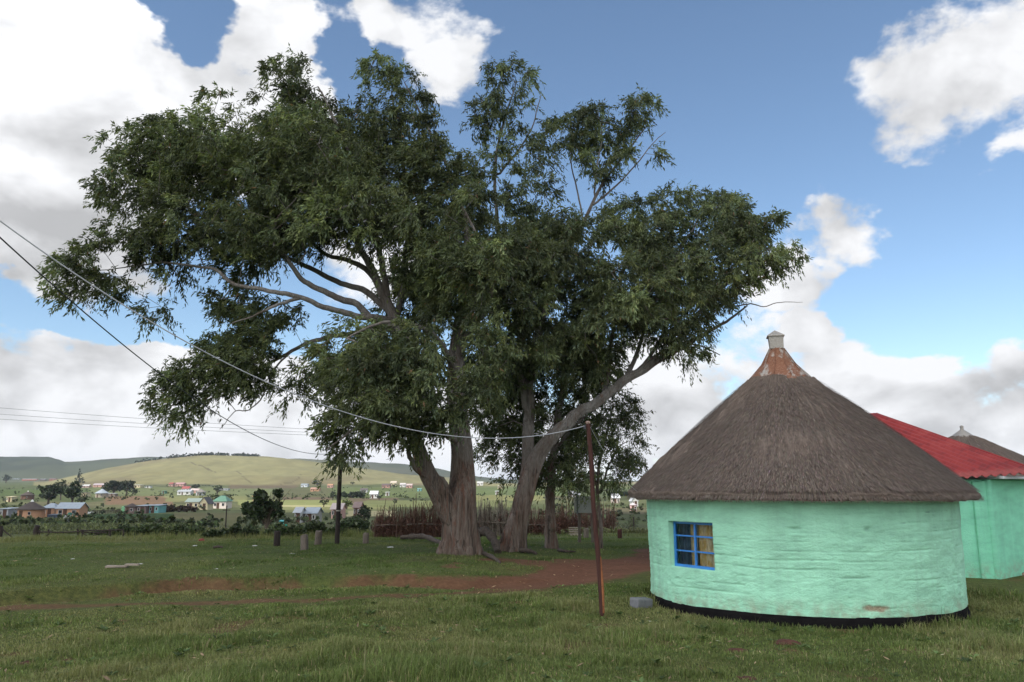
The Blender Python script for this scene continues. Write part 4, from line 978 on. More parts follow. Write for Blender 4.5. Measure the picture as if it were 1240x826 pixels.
B_SPEC = [(618, 108, 44, 34, .5), (600, 145, 30, 32, .5), (645, 172, 30, 30, .4, .8), (612, 185, 26, 22, .5, .7), (722, 150, 40, 26, .6), (690, 168, 20, 34, 1.3), (770, 140, 28, 24, .6), (790, 172, 20, 20, .4, .9), (730, 195, 40, 24, .5, .8), (775, 120, 14, 14, .6), (650, 232, 44, 44, .4), (606, 262, 55, 54, -.8), (668, 262, 44, 40, -.6),
  (625, 335, 74, 62, -1.6), (630, 330, 66, 56, 1.8), (702, 310, 64, 56, -.8), (772, 290, 60, 50, .6), (842, 258, 52, 36, .8), (872, 285, 44, 40, -.6), (908, 284, 42, 36, -1.2), (942, 308, 28, 20, -1.6, 1.0), (862, 330, 80, 44, -1.6), (800, 340, 60, 46, 1.6), (765, 368, 70, 52, -1.4), (690, 395, 64, 60, -.8), (700, 400, 60, 56, 2.2), (825, 392, 52, 32, -1.2), (855, 428, 24, 12, 1.0), (640, 468, 62, 52, 1.6), (610, 500, 30, 40, 2.0), (650, 420, 60, 50, 1.0), (722, 440, 44, 34, .8, .8), (905, 345, 34, 22, -1.4, .8)]
B.grow(blobs(B, B_SPEC, 1.0, 2))
B.bark(rb_); B.leaves(162, .172, rb_, (.102, .123, .055), wind=(.12, 0, 0))
# --- tree C: slimmer gum behind, dark trunk
rc_, qc = tree_root(669, 664, 'slimmer straight gum with a dark mottled trunk standing behind the leaning one')
C_ = Gum(qc, qc.y, 31)
C_.limb([(668, 668, 0, .46), (667, 645, 0, .34), (666, 620, 0, .30), (667, 590, 0, .27), (670, 555, .1, .25), (674, 520, .2, .22), (680, 480, .3, .19), (690, 440, .4, .15), (698, 400, .5, .10), (704, 360, .5, .05)])
C_.limb([(667, 588, 0, .12), (655, 572, -.3, .10), (640, 566, -.6, .07), (622, 560, -.8, .03)])
C_.limb([(671, 548, .1, .12), (684, 530, -.3, .10), (700, 512, -.6, .07), (715, 500, -.8, .03)])
C_SPEC = [(612, 530, 34, 34, .4), (655, 505, 44, 48, .6, 1.2), (688, 560, 34, 38, -.2, .9), (640, 575, 26, 20, -.4, .7), (700, 500, 36, 40, .2), (690, 440, 40, 40, .4), (680, 585, 12, 12, -.4, .5), (660, 545, 34, 30, 1.2)]
C_.grow(blobs(C_, C_SPEC, 1.0, 3))
C_.bark(rc_); C_.leaves(153, .150, rc_, (.078, .094, .039))
# --- tree D: young thin gum near the hut
rd_, qd = tree_root(728, 664, 'young thin gum behind the leaning rusty pole, nearest the hut')
D_ = Gum(qd, qd.y, 41)
D_.limb([(728, 668, 0, .16), (727, 640, 0, .125), (725, 610, 0, .11), (724, 580, 0, .09), (728, 550, .1, .07), (736, 520, .2, .05), (742, 490, .2, .02)])
D_.limb([(724, 592, 0, .07), (718, 565, -.2, .055), (714, 540, -.3, .04), (716, 515, -.3, .02)])
D_.limb([(725, 600, 0, .06), (735, 570, .2, .05), (746, 545, .3, .035), (760, 535, .4, .015)])
D_SPEC = [(740, 508, 32, 36, .2), (760, 548, 20, 26, .3), (745, 560, 26, 24, 0, .8), (712, 545, 22, 34, -.2), (735, 585, 20, 14, .1, .6)]
D_.grow(blobs(D_, D_SPEC, 1.15, 4))
D_.bark(rd_); D_.leaves(153, .145, rd_, (.078, .094, .039))
# ------------------------------------------------------------------ hedge, bushes and the trees of the valley
m_leaf2 = leaf_mat('bush_leaves', (1, 1, 1), .2)
m_stem = simple('dark_stem', (.09, .07, .05), .9, .4, 6)
def foliage(name, parent, lobes, n, size, tint, seed, drop=.2, hole=.33, var=.3):
    """leaf faces through the volume of uneven lobes (cx, cy, cz, rx, ry, rz), local metres"""
    r = np.random.default_rng(seed); vol = np.array([(q[3] * q[4] * q[5]) ** .75 for q in lobes]); cnt = (n * vol / vol.sum()).astype(int) + 3
    pts = []; cl = []
    for q, c_ in zip(lobes, cnt):
        m = max(4, c_ // 14)
        u = r.normal(0, 1, (m, 3)); u /= np.linalg.norm(u, axis=1)[:, None]
        rad = np.where(r.random(m) < .55, .8 + .3 * r.random(m), r.random(m) ** .5) * (.75 + .55 * fbm(u[:, 0] * 1.8 + seed, u[:, 1] * 1.8, u[:, 2] * 1.8, 3))
        cc = np.array(q[:3]) + u * rad[:, None] * np.array(q[3:6])
        sc = .30 * min(q[3], q[5]) + .0
        k = 14; pp = cc[:, None] + r.normal(0, 1, (m, k, 3)) * sc * np.array([.55, .55, .45])
        pts.append(pp.reshape(-1, 3)); cl.append(np.repeat(r.normal(0, var * .6, m), k))
    P = np.concatenate(pts); cl = np.concatenate(cl)
    ok = (P[:, 2] > .03) if parent is not None else np.ones(len(P), bool); P = P[ok]; cl = cl[ok]; N = len(P)
    ld = r.normal(0, 1, (N, 3)) + np.array([0, 0, -drop]); ld /= np.linalg.norm(ld, axis=1)[:, None]
    sd = np.cross(ld, r.normal(0, 1, (N, 3))); sd /= np.linalg.norm(sd, axis=1)[:, None] + 1e-9
    L = size * r.uniform(.6, 1.35, (N, 1)); w = L * r.uniform(.25, .42, (N, 1))
    V = np.stack([P - ld * L * .5, P + sd * w, P + ld * L * .5, P - sd * w], 1).reshape(-1, 3)
    col = np.asarray(tint)[None] * np.exp(cl + r.normal(0, var, N))[:, None]
    col = col * (1 + r.normal(0, .07, (N, 3)))
    return mesh_np(name, V, [np.arange(4 * N).reshape(N, 4)], m_leaf2, parent, {'tint': np.repeat(np.clip(col, .003, .5), 4, 0)})
def far_tree(px, base, w, h, label, tint=(.030, .042, .018), group='trees of the valley', name='valley_tree', n=900, seed=0, trunk_h=.22, kind='round', bare=False):
    q = ground(px, base); s = q.y / 965.0; W = w * s; Hh = h * s
    r_ = random.Random(seed + int(px * 7)); o = empty(name, q, label, 'tree', group)
    mb = MB(); th_ = Hh * trunk_h
    mb.tube([(0, 0, -.2), (.01 * W, 0, th_), (.04 * W, 0, Hh * .55)], [W * .045 + .05, W * .032 + .03, W * .012 + .02], 7)
    lob = []
    if kind == 'round':
        lob.append((0, 0, Hh * .60, W * .33, W * .33, Hh * .27))
        for i in range(7):
            a = r_.uniform(0, 6.28); k = r_.uniform(.22, .36)
            lob.append((math.cos(a) * W * k, math.sin(a) * W * k, Hh * r_.uniform(.38, .82), W * r_.uniform(.13, .22), W * r_.uniform(.13, .22), Hh * r_.uniform(.11, .19)))
    elif kind == 'loose':
        lob.append((-.12 * W, 0, Hh * .55, W * .22, W * .2, Hh * .2))
        for i in range(10):
            a = r_.uniform(0, 6.28); k = r_.uniform(.2, .42)
            lob.append((math.cos(a) * W * k - .04 * W, math.sin(a) * W * k * .7, Hh * r_.uniform(.30, .92), W * r_.uniform(.08, .15), W * r_.uniform(.08, .15), Hh * r_.uniform(.07, .14)))
    elif kind == 'cone':
        for i in range(7):
            f = i / 6; lob.append((r_.gauss(0, .02) * W, 0, Hh * (.2 + .74 * f), W * .46 * (1.05 - f), W * .46 * (1.05 - f), Hh * .12))
    elif kind == 'low':
        for i in range(9):
            x_ = (i / 8 - .5) * W * .85; lob.append((x_, r_.gauss(0, .08) * W, Hh * r_.uniform(.35, .55), W * r_.uniform(.12, .19), W * r_.uniform(.14, .2), Hh * r_.uniform(.3, .45)))
    for l_ in lob[1:7]: mb.tube([(0, 0, th_ * .8), (l_[0] * .5, l_[1] * .5, (th_ + l_[2]) * .5), (l_[0], l_[1], l_[2])], [W * .022 + .02, W * .014 + .015, .012], 5)
    if bare:
        for i in range(16):
            a = r_.uniform(-.4, 1.2); x1 = W * r_.uniform(.02, .42); z1 = Hh * r_.uniform(.7, 1.0)
            mb.tube([(W * .02, 0, Hh * .3), (x1 * .6, r_.gauss(0, .1) * W, z1 * .7), (x1, r_.gauss(0, .12) * W, z1)], [.05, .03, .012], 5)
    mb.build('trunk', m_stem, o, True)
    foliage('crown', o, lob, n, max(.13, .085 * W), tint, seed + 3)
    return o
def bush(px, base, w, h, label, tint=(.040, .058, .022), n=2600, seed=0, group='bushes along the edge of the field', name='bush', size=.15):
    q = ground(px, base); s = q.y / 965.0; W = w * s; Hh = h * s
    r_ = random.Random(seed + int(px * 3)); o = empty(name, q, label, 'bush', group)
    lob = []
    for i in range(9):
        x_ = r_.uniform(-.42, .42) * W; lob.append((x_, r_.gauss(0, .15) * W * .5, Hh * r_.uniform(.2, .62) * (1 - abs(x_ / W) * .7), W * r_.uniform(.12, .2), W * r_.uniform(.12, .2), Hh * r_.uniform(.22, .38)))
    mb = MB()
    for l_ in lob: mb.tube([(l_[0] * .3, l_[1] * .3, -.1), (l_[0] * .7, l_[1] * .7, l_[2] * .6), l_[:3]], [.035, .025, .01], 5)
    mb.build('stem', m_stem, o); foliage('foliage', o, lob, n, size, tint, seed + 9)
    return o
# hedge line behind the lawn
HB = [(150, 648, 42, 14, 'low dark bush at the left end of the hedge line'), (185, 649, 46, 17, 'dark green hedge bush third from the left, before the maize'), (224, 649, 44, 15, 'hedge bush left of the small red bundle'),
      (292, 651, 40, 20, 'dense dark bush right under the lone shade tree, left side'), (345, 651, 44, 17, 'hedge bush behind the leftmost wooden stump'), (380, 649, 46, 24, 'leafy bush behind the middle pair of stumps'),
      (425, 648, 44, 22, 'leafy bush just right of the black utility pole'), (452, 648, 36, 27, 'rounded dark bush beside the left end of the brushwood fence'), (122, 648, 30, 7, 'sprawling low growth under the leaning fence rail'),
      (262, 651, 30, 10, 'pale weedy clump at the foot of the thin far pole'), (408, 649, 22, 12, 'small pale weed clump at the foot of the black utility pole')]
for i, (px, by, w, h, lb) in enumerate(HB):
    bush(px, by, w, h, lb, (.048, .066, .025) if i % 3 else (.036, .052, .020), 2600, 60 + i)
bush(757, 641, 34, 26, 'grey green bush by the wire fence between the brush fence and the thatched hut', (.07, .08, .035), 1600, 90)
far_tree(322, 645, 56, 50, 'lone bushy shade tree with bare twigs standing behind the wooden stumps', (.034, .050, .020), None, 'shade_tree', 4200, 5, .18, 'loose', True)
FT = [(7, 585, 12, 11, 'small round tree at the far left edge beside the long red building', 'round'), (58, 611, 32, 24, 'wide dark tree, left one of the black clump behind the orange rondavel', 'round'), (73, 606, 15, 27, 'tall narrow dark tree in the middle of the black clump', 'round'),
      (87, 612, 26, 30, 'biggest dark tree, right side of the black clump behind the gabled orange house', 'round'), (95, 587, 14, 19, 'dark conifer standing above the black clump of trees', 'cone'), (99, 613, 14, 18, 'thin green tree leaning out right of the black clump', 'round'),
      (137, 600, 28, 19, 'left tree of the dark pair behind the pale roofed hut', 'round'), (153, 599, 22, 19, 'right tree of the dark pair behind the pale roofed hut', 'round'), (128, 600, 14, 14, 'short dark tree tucked against the left of the dark pair', 'round'), (160, 600, 14, 9, 'low dark tree at the right foot of the dark pair', 'round'),
      (260, 610, 12, 12, 'round dark tree left of the green hipped roof', 'round'), (277, 612, 11, 14, 'small mop headed tree at the right of the green hipped roof', 'round'), (263, 600, 13, 13, 'grey green tree above the round dark one near the red roofed homestead', 'round'), (238, 593, 14, 7, 'dark tree behind the red roofed homestead', 'round'),
      (384, 589, 13, 8, 'dark tree behind the orange far houses under the pale hill', 'round'), (392, 614, 14, 10, 'dark tree at the end of the pale stubble field left of the black pole', 'round'), (403, 606, 11, 12, 'dark round tree just left of the black pole on the slope', 'round'), (420, 617, 15, 13, 'bright yellow green tree right of the black pole', 'round'),
      (441, 634, 22, 22, 'leafy tree with loose crown between the black pole and the brushwood fence', 'round'), (478, 612, 7, 9, 'small dark tree rising over the brushwood fence', 'round'), (427, 587, 6, 4, 'tiny lone dark tree on the lower edge of the pale hill', 'round'), (477, 591, 8, 5, 'dark tree among the far brown roofs', 'round'), (440, 601, 7, 8, 'dark tree between the two white cottages on the slope', 'round'), (459, 606, 8, 7, 'dark bushy tree at the right gable of the white cottage', 'round'),
      (404, 626, 14, 9, 'dark low tree behind the pinkish huts at the black pole', 'round'), (425, 603, 30, 8, 'long dark thicket on the slope right of the black pole', 'low'), (606, 587, 8, 5, 'dark tree on the skyline seen between the two big gums', 'round'), (752, 601, 30, 6, 'dark line of trees on the far slope left of the thatched eave', 'low'), (205, 620, 26, 9, 'left part of the dark brown thicket in front of the pale yellow house', 'low'), (226, 620, 22, 8, 'right part of the dark brown thicket in front of the pale yellow house', 'low')]
for i, (px, by, w, h, lb, kd) in enumerate(FT):
    t_ = (.105, .125, .040) if 'yellow green' in lb else ((.055, .038, .028) if 'brown thicket' in lb else (.022, .033, .015))
    far_tree(px, by, w, h, lb, t_, n=700 if w < 15 else 1500, seed=100 + i, kind=kd)
# scrub along the crest of the pale hill: a far-off belt that reads as one mass
lob = []
r_ = random.Random(4)
for i in range(150):
    px = r_.choice([r_.uniform(205, 275), r_.uniform(205, 275), r_.uniform(160, 300), r_.uniform(285, 312)]); s_ = (px - 620) / 977
    y_ = 1650 + 120 * math.sin(s_ * 3) + r_.uniform(-40, 12); lob.append((s_ * y_, y_, Hs(s_ * y_, y_) + 1.0, r_.uniform(3, 9), 4, r_.uniform(2.2, 4.6)))
tag(foliage('hill_scrub', None, lob, 5200, 2.4, (.028, .038, .020), 77), kind='stuff')
# maize and weeds below the lawn: one dense crop
def crop(name, pts, hgt, tint, seed, wd):
    r = np.random.default_rng(seed); n = len(pts); z = H(pts[:, 0], pts[:, 1]); k = 5
    b_ = np.repeat(np.stack([pts[:, 0], pts[:, 1], z], -1), k, 0); N = n * k
    a = r.uniform(0, 6.28, N); hh = np.repeat(hgt * r.uniform(.6, 1.15, n), k) * r.uniform(.5, 1.0, N); lean = r.uniform(.1, .45, N) * hh
    d = np.stack([np.cos(a), np.sin(a), np.zeros(N)], -1); sd = np.stack([-np.sin(a), np.cos(a), np.zeros(N)], -1) * (wd * r.uniform(.6, 1.3, N))[:, None]
    st_ = b_ + np.array([0, 0, 1]) * (hh * .35)[:, None]; m_ = b_ + d * (lean * .6)[:, None] + np.array([0, 0, 1]) * (hh * .95)[:, None]; t_ = b_ + d * (lean * 1.7)[:, None] + np.array([0, 0, 1]) * (hh * .8)[:, None]
    V = np.stack([b_, m_ - sd, t_, m_ + sd], 1).reshape(-1, 3)
    col = np.asarray(tint)[None] * np.exp(np.repeat(r.normal(0, .22, n), k) + r.normal(0, .2, N))[:, None]
    return tag(mesh_np(name, V, [np.arange(4 * N).reshape(N, 4)], m_leaf2, None, {'tint': np.repeat(col, 4, 0)}), kind='stuff')
r = np.random.default_rng(12)
def px_scatter(n, x0, x1, y0, y1):
    out = []
    for _ in range(n):
        q = ground(r.uniform(x0, x1), r.uniform(y0, y1)); out.append((q.x, q.y))
    return np.array(out)
yy = r.uniform(62, 170, 7000); px_ = r.uniform(-60, 260, 7000); pts = np.stack([(px_ - 620) / 977 * yy, yy], -1)
keep = (r.random(7000) < sm(265, 150, px_)) & (fbm(pts[:, 0] / 14, pts[:, 1] / 30, 3, 3) > .40)
hv = sm(58, 85, pts[keep][:, 1]) * .9 + .12
crop('maize_field', pts[keep], hv * .85, (.105, .118, .044), 5, .05)
# rough weeds and scrub over the slopes: uncountable, one mass each
yy = np.exp(r.uniform(math.log(48), math.log(150), 9000)); px_ = r.uniform(-80, 800, 9000); pts = np.stack([(px_ - 620) / 977 * yy, yy], -1)
keep = fbm(pts[:, 0] / 9, pts[:, 1] / 20, 33, 3) > .47
crop('field_weeds', pts[keep], r.uniform(.2, .55, keep.sum()), (.115, .118, .05), 15, .05)
ys = np.exp(r.uniform(math.log(90), math.log(950), 1500)); xs = (r.uniform(-60, 800, 1500) - 620) / 977 * ys
k = fbm(xs / 60, ys / 120, 13, 3) > .46; xs, ys = xs[k], ys[k]
lob = [(a_, b_, c_ + .3, w_, w_, w_ * .75) for a_, b_, c_, w_ in zip(xs, ys, H(xs, ys), r.uniform(.4, 1.5, len(xs)) * (1 + ys / 900))]
tag(foliage('valley_scrub', None, lob, 14000, .75, (.050, .062, .027), 88, var=.4), kind='stuff')
# ------------------------------------------------------------------ houses of the valley
PAL = {}
def paint(c, metal=False):
    k = tuple(c) + (metal,)
    if k not in PAL:
        PAL[k] = simple('painted_sheet' if metal else 'painted_plaster', c, .55 if metal else .85, .16, 1.3, .35 if metal else .2, stretch=(1, 1, .6))
    return PAL[k]
DARK = (.02, .02, .022)
ORANGE, PINK, CREAM, WHITE, GREY, TURQ, THATCH, ZINC, REDR, BROWN = (.42, .235, .14), (.46, .27, .22), (.55, .47, .30), (.54, .53, .50), (.34, .35, .36), (.15, .34, .33), (.075, .06, .052), (.29, .325, .355), (.30, .08, .07), (.15, .09, .07)
GREEN = (.10, .20, .14)
def opening(parent, x, z, w, h, y, name, col=DARK, frame=None):
    mb = MB(); mb.box(x - w / 2, y - .04, z, x + w / 2, y + .03, z + h); o = mb.build(name, paint(col), parent)
    if frame:
        f = .07; mb = MB(); mb.box(x - w / 2 - f, y - .07, z - f, x - w / 2, y, z + h + f).box(x + w / 2, y - .07, z - f, x + w / 2 + f, y, z + h + f).box(x - w / 2, y - .07, z + h, x + w / 2, y, z + h + f).box(x - w / 2, y - .07, z - f, x + w / 2, y, z)
        mb.build('frame', paint(frame), o)
def rondavel(px, base, w, label, wall, roof=THATCH, rise=.62, cap=True, wh=None, group='round huts of the valley'):
    q = ground(px, base); W = w * q.y / 965.0; R_ = W / 2; h = wh or max(1.9, R_ * .72)
    o = empty('rondavel', q, label, 'hut', group, math.atan2(-q.x, q.y) * -1 * 0)
    mb = MB(); mb.lathe([(R_ * .99, -1.0), (R_ * .99, .0), (R_ * .98, h)], 28); mb.build('wall', paint(wall), o, True)
    mb = MB(); mb.lathe([(R_ * 1.0, h - .12), (R_ * 1.16, h - .10), (R_ * 1.17, h + .02), (R_ * .6, h + R_ * rise * .52), (R_ * .1, h + R_ * rise), (.02, h + R_ * rise * 1.03)], 28)
    rf = mb.build('roof', paint(roof), o, True)
    if cap:
        mb = MB(); zc = h + R_ * rise; mb.lathe([(R_ * .16, zc - R_ * .06), (R_ * .10, zc + R_ * .05), (R_ * .03, zc + R_ * .15), (.01, zc + R_ * .17)], 12); mb.build('roof_cap', paint(WHITE), rf, True)
    opening(o, -R_ * .25, 0, .8, min(1.8, h * .9), -R_ * .965, 'door', (.10, .06, .04)); opening(o, R_ * .38, h * .42, .7, h * .3, -R_ * .92, 'window', DARK, WHITE)
    return o
def gable_house(px, base, w, label, wall, roof, h=2.2, depth=None, rise=None, rz=0.0, front=False, group='block houses of the valley', hip=False, wins=2, flat=False, name='block_house'):
    q = ground(px - w * .08, base); W = w * .78 * q.y / 965.0; Dp = depth or max(4.5, W * .6)
    o = empty(name, q, label, 'house', group, rz)
    hw = W / 2; rs = 0 if flat else (rise if rise is not None else min(W, Dp) * .26)
    mb = MB(); z0 = -1.2
    if front and not flat and not hip:
        mb.add([(-hw, 0, z0), (hw, 0, z0), (hw, Dp, z0), (-hw, Dp, z0), (-hw, 0, h), (hw, 0, h), (hw, Dp, h), (-hw, Dp, h), (0, 0, h + rs), (0, Dp, h + rs)], [(0, 1, 5, 8, 4), (1, 2, 6, 5), (3, 7, 9, 6, 2), (0, 4, 7, 3), (3, 2, 1, 0)])
    elif not flat and not hip:
        mb.add([(-hw, 0, z0), (hw, 0, z0), (hw, Dp, z0), (-hw, Dp, z0), (-hw, 0, h), (hw, 0, h), (hw, Dp, h), (-hw, Dp, h), (-hw, Dp / 2, h + rs), (hw, Dp / 2, h + rs)], [(0, 1, 5, 4), (1, 2, 6, 9, 5), (2, 3, 7, 6), (3, 0, 4, 8, 7), (3, 2, 1, 0)])
    else:
        mb.box(-hw, 0, z0, hw, Dp, h)
    mb.build('wall', paint(wall), o)
    ov = .35; t = .09; mb = MB()
    def slab(a, b_, c, d): mb.add([Vector(v_) + Vector((0, 0, z_)) for z_ in (.02, t) for v_ in (a, b_, c, d)], [(3, 2, 1, 0), (4, 5, 6, 7), (0, 1, 5, 4), (1, 2, 6, 5), (2, 3, 7, 6), (3, 0, 4, 7)])
    k = ov * rs / (hw if front else Dp / 2) if rs else 0
    if flat: slab((-hw - ov, -ov, h + .02), (hw + ov, -ov, h + .02), (hw + ov, Dp + ov, h + .25), (-hw - ov, Dp + ov, h + .25))
    elif hip:
        mb.add([(-hw - ov, -ov, h), (hw + ov, -ov, h), (hw + ov, Dp + ov, h), (-hw - ov, Dp + ov, h), (-hw * .35, Dp / 2, h + rs), (hw * .35, Dp / 2, h + rs), (-hw - ov, -ov, h + .1), (hw + ov, -ov, h + .1), (hw + ov, Dp + ov, h + .1), (-hw - ov, Dp + ov, h + .1)],
               [(3, 2, 1, 0), (0, 1, 7, 6), (1, 2, 8, 7), (2, 3, 9, 8), (3, 0, 6, 9), (6, 7, 5, 4), (7, 8, 5), (8, 9, 4, 5), (9, 6, 4)])
    elif front:
        slab((-hw - ov, -ov, h - k), (0, -ov, h + rs), (0, Dp + ov, h + rs), (-hw - ov, Dp + ov, h - k)); slab((0, -ov, h + rs), (hw + ov, -ov, h - k), (hw + ov, Dp + ov, h - k), (0, Dp + ov, h + rs))
    else:
        slab((-hw - ov, -ov, h - k), (hw + ov, -ov, h - k), (hw + ov, Dp / 2, h + rs), (-hw - ov, Dp / 2, h + rs)); slab((-hw - ov, Dp / 2, h + rs), (hw + ov, Dp / 2, h + rs), (hw + ov, Dp + ov, h - k), (-hw - ov, Dp + ov, h - k))
    mb.build('roof', paint(roof, True), o)
    dxn = -.12 * W if wins > 1 else .1 * W
    opening(o, dxn, 0, .9, 2.0, 0, 'door', (.09, .05, .035))
    for i in range(wins):
        x_ = (-.33 * W if i == 0 else (.28 * W if i == 1 else .08 * W)); opening(o, x_, h * .4, min(1.2, W * .16), h * .36, 0, 'window', DARK, WHITE)
    return o
# near homestead
rondavel(37, 627.5, 29, 'orange round hut with dark thatched roof and white cap', ORANGE, wh=2.1)
gable_house(59, 626, 17, 'small orange square hut with blue grey pyramid roof', ORANGE, ZINC, 2.1, 3.4, 1.2, hip=True, wins=1)
gable_house(84, 626.5, 34, 'long orange house with blue grey sheet roof right of the pyramid roofed hut', ORANGE, ZINC, 2.2, 4.0, 1.2)
gable_house(5, 627, 13, 'pale grey shed at the left edge of the picture', GREY, ZINC, 2.0, 4, .5, flat=True, wins=1, name='shed')
# middle homestead
rondavel(159, 622, 15, 'mauve grey hut with a dark low thatch left of the flat sheet roofs', (.17, .12, .11), cap=False, rise=.5)
gable_house(172, 622, 13, 'flat roofed mauve block house beside the low dark thatch', (.17, .12, .11), ZINC, 2.0, 5, flat=True, wins=1)
gable_house(187, 621.5, 14, 'flat roofed turquoise house with pale window at the right end of its homestead', TURQ, ZINC, 2.0, 5, flat=True, wins=2)
gable_house(234, 617, 20, 'pale yellow house with grey green roof behind the brown thicket', CREAM, (.28, .33, .28), 2.4, 5, 1.0)
gable_house(247, 617.5, 12, 'pale yellow gabled house with dark thatch behind', CREAM, THATCH, 2.2, 5, 1.7, front=True, wins=1)
gable_house(267, 616, 20, 'white and pink house under a green hipped roof', (.60, .52, .46), GREEN, 2.4, 6, 2.0, hip=True)
rondavel(123, 602.5, 14, 'hut with pale blue grey conical sheet roof in front of the dark tree pair', (.30, .26, .20), ZINC, .7, cap=False)
gable_house(135, 601.5, 12, 'low grey roofed block right of the pale conical roof', (.20, .17, .14), GREY, 1.8, 4, flat=True, wins=1)
gable_house(11, 608, 8, 'small cream building alone on the left slope', CREAM, CREAM, 2.2, 4, flat=True, wins=1)
rondavel(33, 605, 14, 'dark thatched hut on the left slope above the orange homestead', BROWN, cap=True)
gable_house(102, 602, 8, 'cream house at the right of the black tree clump', CREAM, BROWN, 2.4, 5, flat=True, wins=1)
gable_house(104, 590.5, 11, 'white roofed far house right of the dark conifer', (.40, .28, .24), WHITE, 2.2, 6, 1.3)
gable_house(121, 590, 18, 'long pinkish far house with grey roof left of the dark tree pair', PINK, (.36, .30, .31), 2.6, 8, 1.8)
gable_house(166, 590.5, 11, 'cream far house right of the dark tree pair', CREAM, WHITE, 2.6, 7, flat=True)
gable_house(179, 591, 9, 'low pale shed on the bright field right of the cream far house', WHITE, ZINC, 1.6, 5, flat=True, wins=1, name='shed')
gable_house(37, 582, 22, 'long red orange building on the left slope below the shaded hill', (.42, .13, .07), (.46, .40, .38), 3.2, 9, 1.2)
gable_house(20, 580.5, 10, 'grey roofed shed left of the long red orange building', GREY, GREY, 2.5, 8, flat=True, wins=1, name='shed')
gable_house(52, 582, 8, 'brown house right of the long red orange building', BROWN, GREY, 3, 8, 1.2)
gable_house(64, 582, 10, 'dark mauve roofed house farthest right in the red building row', (.25, .13, .10), (.17, .11, .11), 3, 8, 1.4)
gable_house(198, 598, 5, 'small green shed on the bright yellow green field', GREEN, GREEN, 2.2, 4, flat=True, wins=1, name='shed')
gable_house(207, 589, 6, 'small pink far house left of the long pink one', PINK, REDR, 2.8, 7, 1.3)
gable_house(218, 589, 13, 'long pink far house under the pale hill', PINK, (.42, .24, .24), 2.8, 8, 1.4)
gable_house(224, 599.5, 20, 'white homestead house in front of the red roof', WHITE, GREY, 2.4, 6, 1.2)
gable_house(225, 595, 11, 'red roofed house of the white homestead', WHITE, REDR, 2.6, 7, 2.0)
gable_house(236, 597, 12, 'pink house right of the red roof', PINK, (.48, .38, .35), 2.4, 6, 1.5)
rondavel(243, 600, 11, 'grey round hut at the right end of the white homestead', GREY, (.22, .2, .18), cap=False)
gable_house(272, 594, 13, 'flat grey shed alone on the ploughed slope', (.3, .32, .33), GREY, 2.0, 6, flat=True, name='shed')
gable_house(369, 590, 10, 'pale blue grey barn under the pale hill', (.52, .55, .57), ZINC, 3.2, 8, .9, name='barn')
gable_house(382, 595, 13, 'orange far house in front of the dark tree left of the black pole', ORANGE, (.40, .23, .17), 2.6, 7, 1.2)
gable_house(400, 590.5, 8, 'small orange pink far house just left of the black pole', PINK, ORANGE, 2.6, 7, 1.4)
gable_house(360, 633.5, 8, 'little white cottage by the grey thatch behind the stumps', WHITE, GREY, 2.1, 4, .9, wins=1)
rondavel(365, 631, 12, 'grey thatched hut behind the little white cottage', GREY, (.13, .12, .11), .8, cap=False)
gable_house(377, 633, 17, 'blue grey roofed low house right of the grey thatched hut', (.3, .28, .25), ZINC, 1.9, 5, 1.0)
gable_house(311, 608, 10, 'orange house half hidden behind the lone shade tree', ORANGE, (.5, .2, .12), 2.6, 6, 1.5)
gable_house(441, 596.5, 10, 'white cottage with dark roof higher on the slope', WHITE, (.11, .09, .085), 2.4, 6, 1.6)
gable_house(453, 603.5, 11, 'white gabled cottage with white roof beside the dark bush', WHITE, (.60, .60, .60), 2.4, 6, 1.6)
gable_house(434, 601.5, 8, 'grey white low house left of the white gabled cottage', (.5, .48, .47), GREY, 2.0, 5, flat=True, wins=1)
gable_house(469, 600.5, 5, 'tiny white hut alone on the green slope', WHITE, WHITE, 2.2, 4, flat=True, wins=1)
gable_house(408, 628, 15, 'pinkish house behind the black pole', PINK, (.40, .33, .30), 2.2, 5, 1.2)
gable_house(432, 626, 9, 'brown pink house right of the black pole', (.30, .17, .14), (.20, .14, .12), 2.3, 5, 1.2)
gable_house(468, 591, 12, 'long brown roofed far house among the row right of the pale hill', (.35, .2, .16), (.12, .085, .075), 3, 9, 1.6)
gable_house(477, 588, 9, 'cream far house above the long brown roof', CREAM, (.5, .42, .33), 3.4, 9, 2.0)
gable_house(488, 590, 8, 'white far house in the row right of the pale hill', WHITE, (.5, .46, .44), 3, 9, 1.6)
gable_house(496, 591, 9, 'pink far house at the right of the row by the big gum', PINK, (.46, .36, .33), 3, 9, 1.6)
gable_house(508, 595, 6, 'small turquoise far house left of the big gum trunk', TURQ, (.35, .6, .56), 2.6, 6, flat=True, wins=1)
gable_house(582, 588, 9, 'white far house between the two big gum trunks', WHITE, WHITE, 3.4, 9, 1.5)
gable_house(607, 592, 9, 'pale cream far house beside the leaning gum trunk', CREAM, (.46, .44, .40), 3, 8, flat=True)
gable_house(602, 599, 5, 'small white far shed between the trunks below the cream house', WHITE, WHITE, 2.2, 5, flat=True, wins=1, name='shed')
gable_house(637, 590.5, 10, 'red roofed far house right of the leaning gum trunk', (.4, .22, .2), REDR, 2.8, 8, 2.0)
gable_house(639, 599.5, 8, 'pale blue far house under the red roofed one', (.45, .56, .66), (.50, .58, .64), 2.6, 7, 1.6)
gable_house(632, 611, 9, 'white far house showing just over the brushwood fence', WHITE, (.5, .48, .46), 2.2, 6, 1.3)
gable_house(747, 609.5, 11, 'white roofed far house left of the hut eave', (.45, .38, .33), (.60, .60, .61), 2.4, 6, 1.6)
